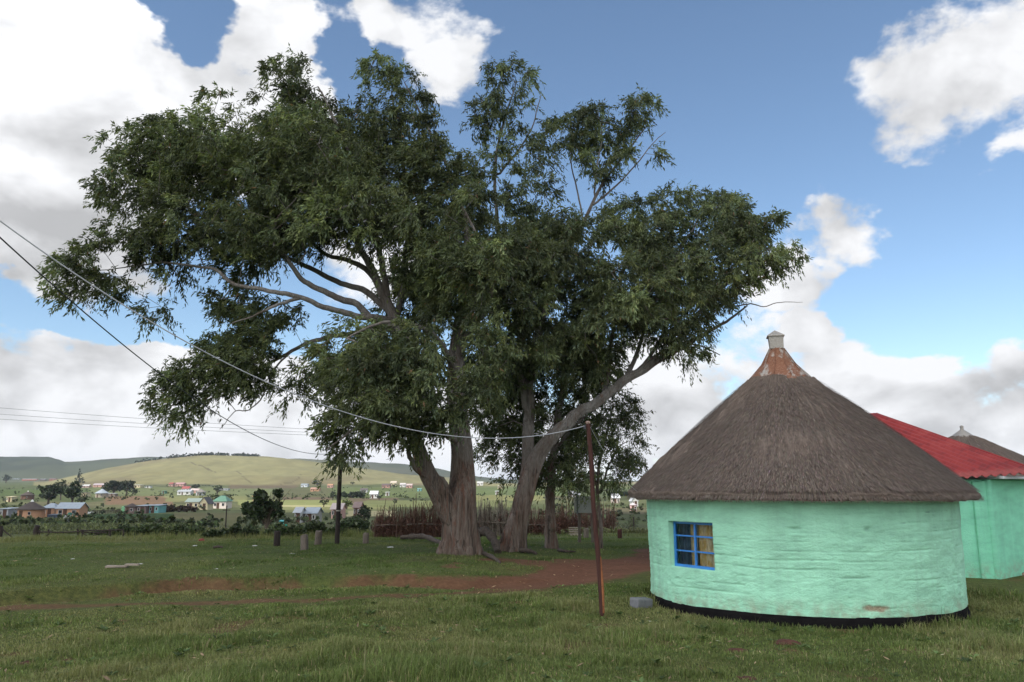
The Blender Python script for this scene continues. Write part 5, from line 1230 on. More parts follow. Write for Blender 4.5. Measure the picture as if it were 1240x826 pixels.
gable_house(770, 613.5, 9, 'white gabled far house nearest the mint hut wall', WHITE, (.58, .58, .60), 2.4, 6, 1.8, front=True, wins=1)
rondavel(767, 619, 8, 'pink round hut just below the white gable near the mint wall', (.55, .36, .34), (.50, .42, .42), cap=False)
gable_house(693, 602.5, 9, 'pale grey far house above the blank notice board', (.5, .5, .5), (.5, .5, .52), 2.4, 6, 1.2)
gable_house(700, 604.5, 7, 'pale house seen just over the top edge of the notice board', (.55, .5, .45), GREY, 2.4, 6, 1.2)
# small village things
def tank(px, base, w, label, col, name='water_tank'):
    q = ground(px, base); W = w * q.y / 965.; o = empty(name, q, label, 'water tank', None)
    mb = MB(); Rr = W / 2; prof = [(Rr * .96, -.3)]
    for i in range(7): prof += [(Rr, .2 * i * W * .9), (Rr * .965, .2 * i * W * .9 + .08 * W)]
    zt = prof[-1][1]; prof += [(Rr * .9, zt + .1 * W), (Rr * .3, zt + .22 * W), (Rr * .28, zt + .26 * W)]
    mb.lathe(prof, 18); mb.build('tank_body', paint(col), o, True)
    mb = MB(); mb.lathe([(Rr * .3, zt + .25 * W), (Rr * .3, zt + .30 * W)], 14); mb.build('lid', paint(DARK), o)
tank(84, 628, 5, 'green water tank in front of the long orange house', (.04, .16, .12)); tank(150, 621.5, 6, 'light green water tank left of the mauve hut', (.20, .42, .22)); tank(346, 640, 3.5, 'dark green water tank right of the turquoise cabin', (.02, .20, .13))
def cabin(px, base, w, h_px, label, col, name, cat):
    q = ground(px, base); s_ = q.y / 965.; W, Hh = w * s_, h_px * s_; o = empty(name, q, label, cat)
    mb = MB(); mb.box(-W / 2, 0, -.5, W / 2, W, Hh); mb.build('body', paint(col), o)
    mb = MB(); mb.add([(-W * .58, -.15, Hh), (W * .58, -.15, Hh), (W * .58, W * 1.1, Hh + .15), (-W * .58, W * 1.1, Hh + .15), (-W * .58, -.15, Hh + .06), (W * .58, -.15, Hh + .06), (W * .58, W * 1.1, Hh + .21), (-W * .58, W * 1.1, Hh + .21)], [(3, 2, 1, 0), (4, 5, 6, 7), (0, 1, 5, 4), (1, 2, 6, 5), (2, 3, 7, 6), (3, 0, 4, 7)]); mb.build('roof', paint(tuple(q_ * .8 for q_ in col), True), o)
    mb = MB(); mb.box(-W * .3, -.04, 0, W * .3, .02, Hh * .85); mb.build('door', paint(tuple(q_ * .6 for q_ in col)), o)
cabin(340, 640, 4, 8, 'narrow turquoise outdoor cabin behind the leftmost stump', (.10, .42, .40), 'outhouse', 'outhouse')
cabin(63, 628, 11, 4, 'dark blue grey lean to in front of the pyramid roofed hut', (.06, .075, .10), 'lean_to', 'shelter')
cabin(79.5, 629, 6, 3.6, 'white box shelter in front of the green water tank', (.62, .6, .58), 'white_shelter', 'shelter')
q0 = ground(129, 622.5); s_ = q0.y / 965.
pen = empty('livestock_pen', q0, 'low pen of pale sheet and poles left of the light green tank', 'pen')
mb = MB()
for i in range(14): a = i / 14 * 6.28; mb.tube([(math.cos(a) * 11 * s_, math.sin(a) * 5, -.3), (math.cos(a) * 11 * s_, math.sin(a) * 5, 1.2)], .06, 6)
mb.build('posts', m_stem, pen)
mb = MB(); P_ = [(math.cos(i / 28 * 6.28) * 11 * s_, math.sin(i / 28 * 6.28) * 5, .9) for i in range(29)]; mb.tube(P_, .06, 6); mb.tube([(x_, y_, .5) for x_, y_, _ in P_], .05, 6); mb.build('rail', m_stem, pen)
mb = MB(); mb.box(-11 * s_, -5.1, .1, -3 * s_, -5.02, .75); mb.build('sheet', paint((.5, .5, .48)), pen)
# ------------------------------------------------------------------ poles, wires, fences, logs and litter
m_wood = simple('grey_weathered_wood', (.15, .122, .098), .9, .4, 7, bumpd=.02, stretch=(3, 3, .6))
m_woodd = simple('dark_creosoted_wood', (.035, .026, .022), .85, .4, 6, bumpd=.01, stretch=(3, 3, .4))
m_woodr = simple('rust_brown_pole', (.060, .024, .018), .8, .5, 6, bumpd=.015, c2=(.030, .016, .013), stretch=(4, 4, .5))
m_stick = simple('dead_brush', (.115, .066, .048), .95, .55, 5)
m_stickg = simple('grey_sticks', (.21, .175, .14), .95, .5, 5)
m_board = simple('faded_board', (.36, .36, .33), .6, .12, 2)
m_boardd = simple('board_edge', (.13, .14, .135), .7, .2, 4)
m_wire = simple('dull_wire', (.045, .045, .05), .5, .1, 3, .4)
m_wirel = simple('pale_cable', (.42, .42, .43), .45, .1, 3, .5)
m_pale = simple('pale_wood', (.29, .24, .19), .85, .3, 8)
m_stone = simple('grey_stone', (.17, .17, .175), .9, .3, 9, bumpd=.02)
m_redcl = simple('faded_red_cloth', (.20, .05, .04), .85, .4, 12)
m_paper = simple('bleached_scrap', (.58, .56, .52), .9, .2, 12)
m_clod = simple('dark_red_soil', (.085, .036, .024), .98, .5, 12, bumpd=.03)
m_log = m_bark
# utility pole
def gz_(q): return Vector((q.x, q.y, Hs(q.x, q.y)))
qU = ground(408, 659); up = empty('utility_pole', qU, 'slim black utility pole standing among the wooden stumps left of the big gum', 'pole')
topU = at(413, 545, qU.y) - qU
mb = MB(); mb.tube([(0, 0, -.5), tuple(topU * .5), tuple(topU)], [.105, .09, .075], 14); mb.build('pole', m_woodd, up, True)
mb = MB(); f_ = .345; mb.lathe([(.108, topU.z * f_), (.11, topU.z * f_ + .05)], 14, (topU.x * f_, topU.y * f_)); mb.build('band', m_zinc, up)
mb = MB(); mb.box(topU.x - .22, -.12, topU.z - .32, topU.x + .22, -.06, topU.z - .24); mb.build('crossarm', m_woodd, up)
for s_ in (-1, 1):
    mb = MB(); mb.lathe([(.022, topU.z - .24), (.03, topU.z - .2), (.018, topU.z - .17), (.032, topU.z - .14), (.01, topU.z - .11)], 10, (topU.x + s_ * .17, -.09)); mb.build('insulator', m_white, up, True)
# rusty leaning pole
qR = ground(729, 747); rp = empty('leaning_pole', qR, 'thin rust red pole leaning left in the grass in front of the gums', 'pole')
topR = at(712, 511, qR.y) - qR
m_log = simple('rotten_log', (.085, .066, .052), .95, .6, 5, bumpd=.04, stretch=(2, 2, 2))
pts = [Vector((0, 0, -.4)) - topR * .05, Vector((.0, 0, 0)), topR * .12 + Vector((.012, 0, 0)), topR * .3 + Vector((.01, .0, 0)), topR * .55 + Vector((-.012, 0, 0)), topR * .8 + Vector((.008, 0, 0)), topR]
mb = MB(); mb.tube(pts, [.042, .043, .046, .046, .043, .044, .042], 12); o_ = mb.build('pole', m_woodr, rp, True)
mb = MB(); mb.tube([topR * .02 + Vector((.03, -.03, 0)), topR * .14 + Vector((.045, -.028, 0)), topR * .30 + Vector((.05, -.02, 0))], [.02, .028, .012], 6); mb.build('split_strip', simple('raw_orange_wood', (.26, .10, .04), .85, .4, 8), rp, True)
mb = MB(); mb.lathe([(.048, topR.z - .03), (.048, topR.z), (.02, topR.z + .02)], 10, (topR.x, topR.y)); mb.build('pole_cap', m_rust, rp)
mb = MB(); mb.box(topR.x - .09, topR.y - .075, topR.z - .14, topR.x - .05, topR.y - .045, topR.z - .06); mb.build('wire_bracket', m_wire, rp)
def wire(A_, B_, sag, rad, mat, label, n=60):
    A_, B_ = Vector(A_), Vector(B_); mb = MB()
    mb.tube([A_.lerp(B_, i / n) - Vector((0, 0, sag * 4 * (i / n) * (1 - i / n))) for i in range(n + 1)], rad, 6)
    return tag(mb.build('overhead_wire', mat, None, True), label, 'wire', 'overhead wires')
WA = at(-60, 232, 9.0); WB = at(-60, 222, 8.0)
wire(WA, qU + topU + Vector((-.15, -.09, -.12)), 1.0, .010, m_wire, 'dark single wire from the upper left edge down to the black utility pole')
wire(WB, qR + topR + Vector((-.07, -.06, -.08)), 1.12, .0075, m_wirel, 'pale cable sagging across the gum trunks to the top of the leaning rusty pole')
eL = HUT + Vector((-3.15, -.35, 2.12))
wire(qR + topR + Vector((.04, -.04, -.1)), eL, .18, .004, m_wirel, 'very thin wire from the leaning rusty pole to the thatched eave', 30)
for i, (y0, y1, lb) in enumerate([(488, 529, 'topmost thin power line in the sky at left, above the hills'), (497, 531, 'middle thin power line in the sky at left, above the hills'), (504, 533, 'lowest thin power line in the sky at left, above the hills')]):
    wire(at(-140, y0 - 6, 60), at(556, y1, 64), .25, .011, m_wire, lb)
# distant pole
qd_ = ground(272.5, 648); dp = empty('utility_pole', qd_, 'thin far pole standing in the valley by the hedge line, right of the red bundle', 'pole'); hp = 34 * qd_.y / 965
mb = MB(); mb.tube([(0, 0, -.4), (0, 0, hp)], [.045, .035], 8); mb.build('pole', m_woodd, dp, True)
mb = MB(); mb.box(-.25, -.04, hp - .3, .25, .02, hp - .25); mb.build('crossarm', m_woodd, dp)
# wooden stumps
def stump(px, base, h_px, w_px, label, mat=None, lean=0):
    q = ground(px, base); s_ = q.y / 962.; hh, rr_ = h_px * s_, w_px * s_ / 2
    o = empty('wooden_stump', q, label, 'stump', 'short wooden posts set in the lawn'); n = 22; rows = [-.25, 0, hh * .3, hh * .65, hh * .97, hh]
    TH, K = np.meshgrid(np.linspace(0, 2 * math.pi, n, endpoint=False), range(6), indexing='ij')
    z_ = np.array(rows)[K]; rad = rr_ * (1 + .09 * np.sin(3 * TH + px) + .05 * np.sin(7 * TH + px)) * (1.05 - .08 * z_ / hh) * np.where(K == 5, .93, 1)
    V = np.stack([rad * np.cos(TH) + lean * z_, rad * np.sin(TH), z_ + (K > 3) * .03 * np.sin(TH * 2 + px)], -1).reshape(-1, 3); ii = np.arange(n * 6).reshape(n, 6); nn = np.roll(ii, -1, 0)
    mesh_np('post', V, [np.stack([ii[:, :-1], nn[:, :-1], nn[:, 1:], ii[:, 1:]], -1).reshape(-1, 4)], mat or m_wood, o, None, True)
    top = V.reshape(n, 6, 3)[:, 5]; mesh_np('cut_end', np.concatenate([top + [0, 0, .002], top.mean(0, keepdims=True) + [[0, 0, .012]]]), [np.stack([np.arange(n), np.roll(np.arange(n), -1), np.full(n, n)], -1)], m_wood if mat is None else mat, o)
stump(335, 661, 16.5, 7, 'dark wooden stump, leftmost of the row near the black pole', m_woodd)
stump(369, 666.5, 17.5, 8.5, 'grey wooden stump nearest the viewer, left of the black pole', None, -.06)
stump(384.5, 660, 16, 7.5, 'grey wooden stump just left of the black pole', None, .05)
stump(443, 658.5, 12, 6.5, 'short brown wooden stump between the black pole and the fallen log')
stump(601, 640, 10, 4, 'pale stump in front of the stake fence between the two gums', m_pale)
stump(710, 652, 11.5, 5.5, 'grey stump under the blank notice board')
stump(750.5, 652, 10, 5, 'reddish stump alone on the lawn beside the thatched hut', m_woodr)
# notice board
qN = ground(702, 657); nb_ = empty('notice_board', qN, 'blank grey notice board on two posts behind the leaning rusty pole', 'sign'); s_ = qN.y / 962.
zb, zt_ = 34 * s_, 53 * s_; x0, x1 = -6 * s_, 16.5 * s_
for xx in (0, 15.5 * s_): mb = MB(); mb.box(xx - .06, .0, -.3, xx + .06, .1, zb + .3); mb.build('leg', m_wood, nb_, bevel=.01)
mb = MB(); mb.box(x0 + .16, -.06, zb, x1, -.003, zt_); mb.build('panel', m_board, nb_, bevel=.008)
mb = MB(); mb.box(x0, -.05, zb + .02, x0 + .10, -.01, zt_ - .01); mb.build('side_panel', m_board, nb_)
mb = MB(); mb.box(x0 + .10, -.08, zb - .03, x0 + .16, 0, zt_ + .10); mb.build('edge_batten', m_boardd, nb_)
# broken pallet behind the board
qP = ground(695, 649); pal = empty('broken_pallet', qP, 'broken pale pallet leaning by the brush heap left of the notice board', 'pallet')
for i in range(4): mb = MB(); mb.box(-.28, -.02, .08 + .11 * i, .22 + .03 * i, .01, .14 + .11 * i, Matrix.Rotation(random.uniform(-.06, .06), 4, 'Y')); mb.build('plank', m_pale, pal)
mb = MB(); mb.tube([(-.2, -.15, .04), (.42, -.1, .06)], .035, 6).tube([(.25, .02, 0), (.28, .06, .6)], .03, 6); mb.build('spar', m_pale, pal)
# brushwood fence of the kraal
def stake_fence(px0, px1, base, label, hpx, red, n, brush, seed, rails=1):
    r_ = random.Random(seed); q = ground(.5 * (px0 + px1), base); s_ = q.y / 962.
    o = empty('brushwood_fence', q, label, 'fence', 'brushwood fence of the cattle kraal'); L = (px1 - px0) * s_
    mb = MB()
    for i in range(n):
        x_ = (r_.random() - .5) * L; h_ = hpx * s_ * r_.uniform(.55, 1.12) * (1.25 if r_.random() < .08 else 1); y_ = r_.gauss(0, .14)
        lx, ly = r_.gauss(0, .07) * h_, r_.gauss(0, .05) * h_
        w_ = r_.uniform(.012, .032); mb.tube([(x_, y_, -.15), (x_ + lx * .5 + r_.gauss(0, .02), y_ + ly * .5, h_ * .55), (x_ + lx, y_ + ly, h_)], [w_, w_ * .85, w_ * .35], 5)
        if r_.random() < .5:
            k = r_.uniform(.4, .8); mb.tube([(x_ + lx * k, y_ + ly * k, h_ * k), (x_ + lx * k + r_.gauss(0, .16), y_ + r_.gauss(0, .1), h_ * min(1.05, k + .3))], [w_ * .55, .006], 4)
    mb.build('stakes', m_stick if red else m_stickg, o)
    for k in range(rails):
        z_ = hpx * s_ * (.40 + .3 * k); mb = MB(); mb.tube([(-L / 2, -.2, z_), (-L * .1, -.22, z_ + .03), (L / 2, -.2, z_ - .02)], .03, 6); mb.build('rail', m_wood, o)
    if brush:
        lob = []
        for i in range(26): x_ = (i / 25 - .5) * L; h_ = hpx * s_ * r_.uniform(.35, .62); lob.append((x_, r_.gauss(0, .1), h_ * .62, L / 30 + .12, .25, h_ * .55))
        r2 = np.random.default_rng(seed); N = brush
        Lb = np.array(lob); k = r2.integers(0, len(Lb), N); P = Lb[k, :3] + r2.normal(0, .55, (N, 3)) * Lb[k, 3:6]; P[:, 2] = np.abs(P[:, 2])
        d = r2.normal(0, 1, (N, 3)) * [.7, .5, .8] + [0, 0, .35]; d /= np.linalg.norm(d, axis=1)[:, None]; sd = np.cross(d, r2.normal(0, 1, (N, 3))); sd /= np.linalg.norm(sd, axis=1)[:, None]
        ln = r2.uniform(.10, .32, (N, 1)); w_ = r2.uniform(.006, .020, (N, 1))
        V = np.stack([P, P + d * ln * .5 + sd * w_, P + d * ln, P + d * ln * .5 - sd * w_], 1).reshape(-1, 3)
        col = np.array([[.095, .046, .034]]) * np.exp(r2.normal(0, .45, (N, 1))) * (1 + r2.normal(0, .1, (N, 3)))
        mesh_np('brush', V, [np.arange(4 * N).reshape(N, 4)], m_leaf2, o, {'tint': np.repeat(np.clip(col, .01, .4), 4, 0)})
    return o
stake_fence(455, 500, 650.5, 'reddish brown brush and stakes at the left end of the kraal fence', 34, True, 120, 3600, 1)
stake_fence(494, 538, 650.5, 'brush and stake fence directly left of the massive gum trunk', 37, True, 130, 3200, 2)
stake_fence(566, 612, 649, 'bare grey upright stakes of the kraal fence between the two gum trunks', 38, False, 190, 900, 3)
stake_fence(606, 660, 648, 'stakes and brush of the kraal fence behind the leaning gum trunk', 30, True, 120, 2200, 4)
stake_fence(674, 702, 647, 'heaped dead reddish brush left of the notice board', 36, True, 60, 3000, 5, 0)
stake_fence(698, 744, 645, 'heaped dark dead brush behind the notice board, right end of the kraal', 34, True, 80, 4800, 6, 0)
# pole and rail fence at the left
qF = ground(60, 650.5); lf = empty('pole_fence', qF, 'broken pole and rail fence of crooked posts along the left of the lawn', 'fence'); s_ = qF.y / 962.
for (px, hp_, w_) in [(2, 13, .10), (43, 13.5, .15), (47, 8, .06), (58, 9, .05), (93, 9, .06), (98, 8, .05), (130, 8, .08), (146, 7, .05)]:
    x_ = (px - 60) * s_; zb_ = Hs(qF.x + x_, qF.y) - qF.z
    mb = MB(); mb.tube([(x_, 0, zb_ - .3), (x_ + .02, 0, zb_ + hp_ * s_ * .6), (x_ + random.gauss(0, .05), 0, zb_ + hp_ * s_)], [w_, w_ * .95, w_ * .85], 9); mb.build('post', m_woodd, lf, True)
for (a, b_, za, zb_) in [(46, 96, 6.0, 6.4), (96, 147, 8.0, 8.6), (100, 128, 6.2, 5.5), (4, 16, 9.5, 1.0), (96, 104, 7.5, 2.0), (56, 62, 1, 7), (112, 124, 2, 7.5)]:
    mb = MB(); mb.tube([((a - 60) * s_, -.05, za * s_), (((a + b_) / 2 - 60) * s_, -.06, (za + zb_) / 2 * s_ - .03), ((b_ - 60) * s_, -.05, zb_ * s_)], .035, 6); mb.build('rail', m_woodd, lf)
qW = ground(767.5, 645); wf = empty('fence_post', qW, 'lone dark fence post beside the mint hut, behind the lawn', 'post'); hW = 18 * qW.y / 962
mb = MB(); mb.tube([(0, 0, -.3), (.01, 0, hW * .5), (.02, 0, hW)], [.06, .055, .05], 9); mb.build('post', m_woodd, wf, True)
for z_ in (.35, .65, .95): mb = MB(); mb.tube([(-1.3, 0, z_ * hW * .95), (.0, -.05, z_ * hW), (1.4, 0, z_ * hW)], .004, 4); mb.build('wire', m_wire, wf)
# fallen logs
def log(name, pts, rad, label):
    P = [ground(px, py) + Vector((0, 0, dz)) for px, py, dz in pts]; O_ = P[0].copy(); mb = MB()
    C = catmull([tuple(p_ - O_) + (r_,) for p_, r_ in zip(P, rad)], 5)
    mb.tube([tuple(c[:3]) for c in C], [c[3] * .72 * (1 + .16 * math.sin(i * 1.7) + .1 * math.sin(i * 3.1)) for i, c in enumerate(C)], 14)
    o = mb.build(name, m_log, None, True); o.location = O_
    return tag(o, label, 'log', 'fallen logs')
log('fallen_log', [(485, 655, .14), (500, 655.5, .20), (515, 656.5, .22), (530, 659, .10), (540, 661, .05)], [.11, .16, .15, .12, .08], 'thick grey fallen log lying left of the massive gum trunk')
log('fallen_log', [(579, 664, .55), (588, 665, .62), (598, 668, .40), (603, 671, .05)], [.20, .22, .20, .16], 'arched grey dead log between the two big gum trunks')
log('fallen_log', [(585, 672, .05), (596, 677, .06), (606, 683, .03)], [.10, .09, .05], 'low twisted root like log on red soil between the gum trunks')
log('fallen_log', [(630, 669, .08), (642, 671, .10), (650, 672, .04)], [.12, .09, .06], 'short dark broken log at the right foot of the leaning gum')
log('fallen_log', [(676, 668, .05), (686, 670, .07), (697, 669, .03)], [.08, .06, .03], 'thin dark branch lying right of the slim gum trunk')
log('fallen_log', [(258, 664.5, .05), (264, 664.5, .07), (270, 664.5, .04)], [.06, .08, .05], 'small black log lying on the left lawn')
# planks and litter on the lawn
pl = ground(150, 688); pk = empty('plank_pile', pl, 'pale broken planks with small white stones on the left lawn', 'planks'); s_ = pl.y / 962.
for (a, b_, dy_, z_, w_) in [(-22, 4, .05, .05, .07), (2, 18, -.02, .10, .06), (-24, -10, .2, .03, .03)]:
    mb = MB(); mb.box(a * s_, dy_ - w_, z_ - .03, b_ * s_, dy_ + w_, z_ + .02, Matrix.Rotation(random.uniform(-.03, .03), 4, 'Y')); mb.build('plank', m_pale, pk, bevel=.006)
def lumps(name, px, py, w, label, cat, mat, group=None, flat=.5, seed=0, n=6):
    q = ground(px, py); s_ = q.y / 962.; r_ = random.Random(seed + px); bm_v = []; W = w * s_ / 2
    nt, nz = 40, 14
    TH, PH = np.meshgrid(np.linspace(0, 2 * math.pi, nt, endpoint=False), np.linspace(0, math.pi / 2 + .25, nz), indexing='ij')
    k = .65 + .75 * fbm(np.sin(PH) * np.cos(TH) * 2.2 + px, np.sin(PH) * np.sin(TH) * 2.2, np.cos(PH) * 2, 4)
    V = np.stack([W * k * np.sin(PH) * np.cos(TH), W * k * np.sin(PH) * np.sin(TH), W * flat * k * np.cos(PH) - .01], -1).reshape(-1, 3)
    ii = np.arange(nt * nz).reshape(nt, nz); nn = np.roll(ii, -1, 0)
    o = mesh_np(name, V, [np.stack([ii[:, :-1], ii[:, 1:], nn[:, 1:], nn[:, :-1]], -1).reshape(-1, 4)], mat, None, None, True); o.location = q
    return tag(o, label, cat, group)
for i, (px, py, w, lb) in enumerate([(36, 804, 26, 'dark soil mound in the grass at the lower left corner'), (82, 800, 18, 'flatter dark soil mound right of the lower left one'), (893, 789, 26, 'red soil mound in the grass in front of the mint wall, left one'), (952, 779, 30, 'red soil mound in the grass close below the mint wall, right one'), (905, 822, 24, 'dark soil mound at the bottom edge in front of the mint hut'), (1200, 785, 22, 'low soil mound in the grass at the right edge')]):
    lumps('soil_mound', px, py, w, lb, 'soil mound', m_clod, 'soil mounds in the grass', .28, i)
o_ = MB(); q = ground(777, 735); o_.box(-.2, -.14, -.05, .17, .14, .17); sb = o_.build('stone_block', m_stone, None, bevel=.03); sb.location = (q.x, q.y, q.z); sb.rotation_euler = (.03, .05, .5); tag(sb, 'grey stone block lying at the left foot of the mint hut', 'stone')
lumps('red_bundle', 244, 655, 6.5, 'red bundle lying at the edge of the tall grass under the hedge', 'bundle', m_redcl, None, .9, 3)
lumps('red_scrap', 676, 750, 5, 'tiny red scrap in the grass left of the leaning pole', 'litter', m_redcl, None, .6, 4)
LT = [(139, 686, 5, 'white stone at the left end of the pale planks'), (170, 683, 6, 'white stone at the right end of the pale planks'), (236, 661, 6, 'white rag on the lawn near the small black log'), (309, 661, 6, 'white scrap left of the dark stump'), (262, 689, 5, 'white scrap in the middle of the left lawn'), (354, 671, 7, 'pale scrap lying between the two left stumps'),
      (473, 663, 8, 'pale scrap on the lawn left of the fallen log'), (88, 677, 5, 'pale scrap on the far left lawn'), (222, 813, 12, 'pale dry stick litter low in the left grass'), (253, 806, 9, 'whitish scrap right of the dry stick litter')]
for i, (px, py, w, lb) in enumerate(LT): lumps('litter_scrap', px, py, w, lb, 'litter', m_paper, 'pale scraps on the grass', .35, 20 + i)

# the dark nest in the crown
cN = at(349, 279, A.Y - .6); nst = MB(); r_ = random.Random(8)
for i in range(420):
    a = r_.uniform(0, 6.28); e_ = r_.uniform(-.9, .5); rr_ = r_.uniform(.7, 1.0); c_ = Vector((math.cos(a) * math.cos(e_) * .38 * rr_, math.sin(a) * math.cos(e_) * .34 * rr_, math.sin(e_) * .26 * rr_))
    d_ = Vector((-math.sin(a) + r_.gauss(0, .4), math.cos(a) + r_.gauss(0, .4), r_.gauss(0, .4))).normalized() * r_.uniform(.12, .24)
    nst.tube([c_ - d_, c_ + d_ * .2 + Vector((0, 0, -.02)), c_ + d_], [.006, .010, .004], 4)
nb2 = nst.build('stick_nest', m_woodd, None); nb2.location = cN
tag(nb2, 'dark bulky stick nest in the left half of the massive gum crown', 'nest')
# ------------------------------------------------------------------ grass
m_grass, g, b = new_mat('grass_blades', .6, .2)
c = g.attr('tint'); g.put(b.inputs['Base Color'], c)
tr = g.node('ShaderNodeBsdfTranslucent'); g.put(tr.inputs[0], g.mix(1.0, c, (1.2, 1.25, .6), 'MULTIPLY'))
mx = g.node('ShaderNodeMixShader'); mx.inputs[0].default_value = .3; g.l.new(b.outputs[0], mx.inputs[1]); g.l.new(tr.outputs[0], mx.inputs[2]); g.l.new(mx.outputs[0], m_grass.node_tree.nodes['Material Output'].inputs[0])
GR = np.random.default_rng(99)
def scatter(n, r0, r1, power, half=R(37)):
    a = GR.uniform(-half, half, n); u = GR.random(n)
    r = (r0 ** power + u * (r1 ** power - r0 ** power)) ** (1 / power)
    return r * np.sin(a), r * np.cos(a)
def blades(name, x, y, h, w, tint, lean=.5, segs=2):
    s_ = soil_mask(x, y); hutd = np.hypot(x - HUT.x, y - HUT.y)
    clear = (hutd > HUT_R + .03) & (GR.random(len(x)) > s_ * 1.15) & ~((x > HX0 - .1) & (y > HY0 - .03) & (x < 30) & (y < 33)) & ~((x > 12.2) & ((y - 20.7) * 4.18 - (x - 12.2) * 3.15 > -.3))
    for rt in (ra, rb_, rc_): clear &= np.hypot(x - rt.location.x, y - rt.location.y) > .55
    x, y, h, w, tint = x[clear], y[clear], h[clear], w[clear], tint[clear]; n = len(x); z = H(x, y) - .01
    a = GR.uniform(0, 2 * math.pi, n); ln = h * np.abs(GR.normal(0, lean, n)) + h * .1
    d = np.stack([np.cos(a), np.sin(a), np.zeros(n)], -1); sd = np.stack([-np.sin(a + GR.normal(0, .6, n)), np.cos(a), np.zeros(n)], -1) * w[:, None]
    p0 = np.stack([x, y, z], -1); up_ = np.array([0, 0, 1.0])
    if segs == 2:
        p1 = p0 + d * (ln * .35)[:, None] + up_ * (h * .6)[:, None]; p2 = p0 + d * ln[:, None] + up_ * (h * np.clip(1.05 - ln / h * .35, .4, 1))[:, None]
        V = np.stack([p0 - sd, p0 + sd, p1 + sd * .75, p1 - sd * .75, p2], 1).reshape(-1, 3); o = np.arange(n)[:, None] * 5
        F = [o + np.array([[0, 1, 2, 3]]), o + np.array([[3, 2, 4]])]; k = 5
    else:
        p2 = p0 + d * ln[:, None] + up_ * h[:, None]
        V = np.stack([p0 - sd, p0 + sd, p2], 1).reshape(-1, 3); F = [np.arange(3 * n).reshape(n, 3)]; k = 3
    return tag(mesh_np(name, V, F, m_grass, None, {'tint': np.repeat(np.clip(tint, .004, .5), k, 0)}), kind='stuff')
def blade_tint(x, y, dry):
    n = len(x); p_ = fbm(x / 2.3, y / 2.3, 3, 4); q_ = fbm(x / .55, y / .55, 8, 3)
    c = np.array([.120, .160, .046])[None] * np.exp(GR.normal(0, .26, n) + (q_ - .5) * .9)[:, None]
    yl = np.clip(sm(.38, .70, p_) * .8 + GR.normal(0, .2, n), 0, 1)[:, None]
    c = c * (1 - yl) + np.array([.24, .235, .10])[None] * yl * np.exp(GR.normal(0, .2, n))[:, None]
    st = GR.random(n) < dry * (1 + 2.5 * sm(.5, .7, q_)); c[st] = np.array([.30, .25, .135])[None] * np.exp(GR.normal(0, .3, st.sum()))[:, None]
    return c
# foreground sward, longer and tufted
def front_height(x, y):
    da, wa, sa = poly_dist(ROAD_A, WID_A, x, y); db, wb, sb_ = poly_dist(ROAD_B, WID_B, x, y)
    fr = (sa < 0); tuft = sm(.42, .72, fbm(x / .8, y / .8, 21, 3)); big = sm(.38, .66, fbm(x / 3.3, y / 3.3, 5, 3))
    mid = sm(-6.5, -2.5, x)                                     # long grass grows in the middle and round the hut
    h = .03 + .045 * tuft + (.035 + .085 * tuft) * (.25 + .75 * big) * (.35 + .65 * mid)
    hd = np.hypot(x - HUT.x, y - HUT.y); h = h + .07 * np.exp(-np.maximum(hd - HUT_R, 0) / .45) * (.4 + tuft)
    h = h * np.where(fr, 1, 0) + (~fr) * (.018 + .03 * tuft)
    return h * (.35 + .65 * sm(0, .9, np.minimum(da - wa, db - wb))), fr
x, y = scatter(330000, 7.2, 21, 1.15); h, fr = front_height(x, y); k = fr | (GR.random(len(x)) < .8)
blades('grass', x[k], y[k], (h * GR.uniform(.55, 1.45, len(x)))[k], np.full(k.sum(), .0042) * np.clip(np.hypot(x[k], y[k]) / 10, .8, 1.8), blade_tint(x, y, .035)[k])
# tall seeding stems
x, y = scatter(5200, 8, 19, 1.4); h, fr = front_height(x, y); k = fr & (fbm(x / 2.1, y / 2.1, 31, 3) > .46) & (h > .08)
blades('seed_stems', x[k], y[k], (h * GR.uniform(1.6, 2.8, len(x)))[k], np.full(k.sum(), .0028), np.array([.21, .19, .10])[None] * np.exp(GR.normal(0, .3, (k.sum(), 1))), .35)
# cropped lawn beyond the track
x, y = scatter(280000, 18, 38, 1.25); da, wa, sa = poly_dist(ROAD_A, WID_A, x, y); k = (sa > 0)
hh = .026 + .055 * sm(.45, .75, fbm(x / 1.4, y / 1.4, 41, 3))
ct = blade_tint(x, y, .02) * np.array([.72, .80, .72]); blades('lawn_grass', x[k], y[k], (hh * GR.uniform(.6, 1.4, len(x)))[k], np.full(k.sum(), .011), ct[k], .6, 1)
# rank grass along the hedge and fence
x, y = scatter(60000, 34, 47, 1.0); lf_ = sm(-4, -9, x); k = GR.random(len(x)) < (.25 + .75 * lf_)
hh = .05 + .24 * lf_ * sm(.35, .6, fbm(x / 2.5, y / 2.5, 51, 3)) * sm(35, 38, y) + .12 * sm(40, 43, y)
ct = blade_tint(x, y, .03) * .5 + np.array([.13, .13, .052]) * .5 * lf_[:, None] + np.array([.055, .075, .025]) * .5 * (1 - lf_)[:, None]
blades('rank_grass', x[k], y[k], (hh * GR.uniform(.6, 1.3, len(x)))[k], np.full(k.sum(), .014), ct[k], .4, 1)
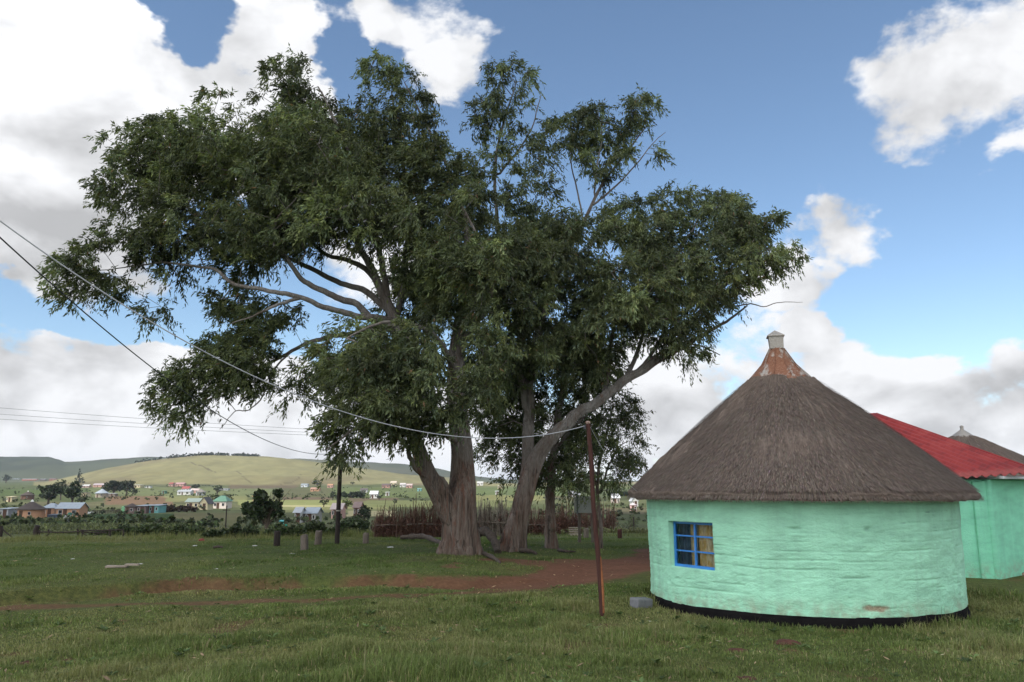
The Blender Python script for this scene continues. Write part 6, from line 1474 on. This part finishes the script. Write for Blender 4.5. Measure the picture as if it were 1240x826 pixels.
# dry leaves, bark and twigs fallen from the gums
x, y = scatter(2600, 7.5, 34, 1.2); n = len(x); z = H(x, y) + GR.uniform(.01, .06, n); a = GR.uniform(0, 6.28, n)
d = np.stack([np.cos(a), np.sin(a), GR.normal(0, .25, n)], -1); sd = np.stack([-np.sin(a), np.cos(a), GR.normal(0, .4, n)], -1); L = GR.uniform(.02, .065, (n, 1)); w_ = L * GR.uniform(.12, .3, (n, 1)); p0 = np.stack([x, y, z], -1)
V = np.stack([p0 - d * L, p0 + sd * w_, p0 + d * L, p0 - sd * w_], 1).reshape(-1, 3)
cl = np.array([[.27, .19, .12]]) * np.exp(GR.normal(0, .4, (n, 1)))
k = (np.hypot(x - HUT.x, y - HUT.y) > HUT_R + .1); V = V.reshape(n, 4, 3)[k].reshape(-1, 3); cl = cl[k]; n = int(k.sum())
tag(mesh_np('fallen_leaves', V, [np.arange(4 * n).reshape(n, 4)], m_grass, None, {'tint': np.repeat(np.clip(cl, .02, .5), 4, 0)}), kind='stuff')
# broad leaved weeds flat in the sward
x, y = scatter(420, 7.5, 20, 1.2); kk = (np.hypot(x - HUT.x, y - HUT.y) > HUT_R + .2) & (soil_mask(x, y) < .4); x, y = x[kk], y[kk]; n = len(x); m_ = 9
z = np.repeat(H(x, y) + .03, m_); a = GR.uniform(0, 6.28, n * m_); L = (np.repeat(GR.uniform(.05, .13, n), m_) * GR.uniform(.6, 1.2, n * m_))[:, None]; e_ = GR.uniform(.15, .8, n * m_)
d = np.stack([np.cos(a), np.sin(a), e_], -1); sd = np.stack([-np.sin(a), np.cos(a), 0 * a], -1); p0 = np.stack([np.repeat(x, m_), np.repeat(y, m_), z], -1)
V = np.stack([p0, p0 + d * L * .5 + sd * L * .2, p0 + d * L * [1, 1, .7], p0 + d * L * .5 - sd * L * .2], 1).reshape(-1, 3)
cw = np.array([[.085, .125, .045]]) * np.exp(np.repeat(GR.normal(0, .3, n), m_) + GR.normal(0, .15, n * m_))[:, None]
tag(mesh_np('broadleaf_weeds', V, [np.arange(4 * n * m_).reshape(-1, 4)], m_grass, None, {'tint': np.repeat(cw, 4, 0)}), kind='stuff')
# ------------------------------------------------------------------ thin summer haze over the valley
hz = bpy.data.materials.new('valley_haze'); hz.use_nodes = True; hz.node_tree.nodes.clear()
vo = hz.node_tree.nodes.new('ShaderNodeVolumePrincipled'); vo.inputs['Color'].default_value = (.80, .88, 1.0, 1); vo.inputs['Density'].default_value = .00007
ho = hz.node_tree.nodes.new('ShaderNodeOutputMaterial'); hz.node_tree.links.new(vo.outputs[0], ho.inputs['Volume'])
mb = MB(); mb.box(-17500, -17500, float(Z.min()) - 1.0, 17500, 17500, float(Z.max()) + 12)
tag(mb.build('haze', hz), kind='stuff')
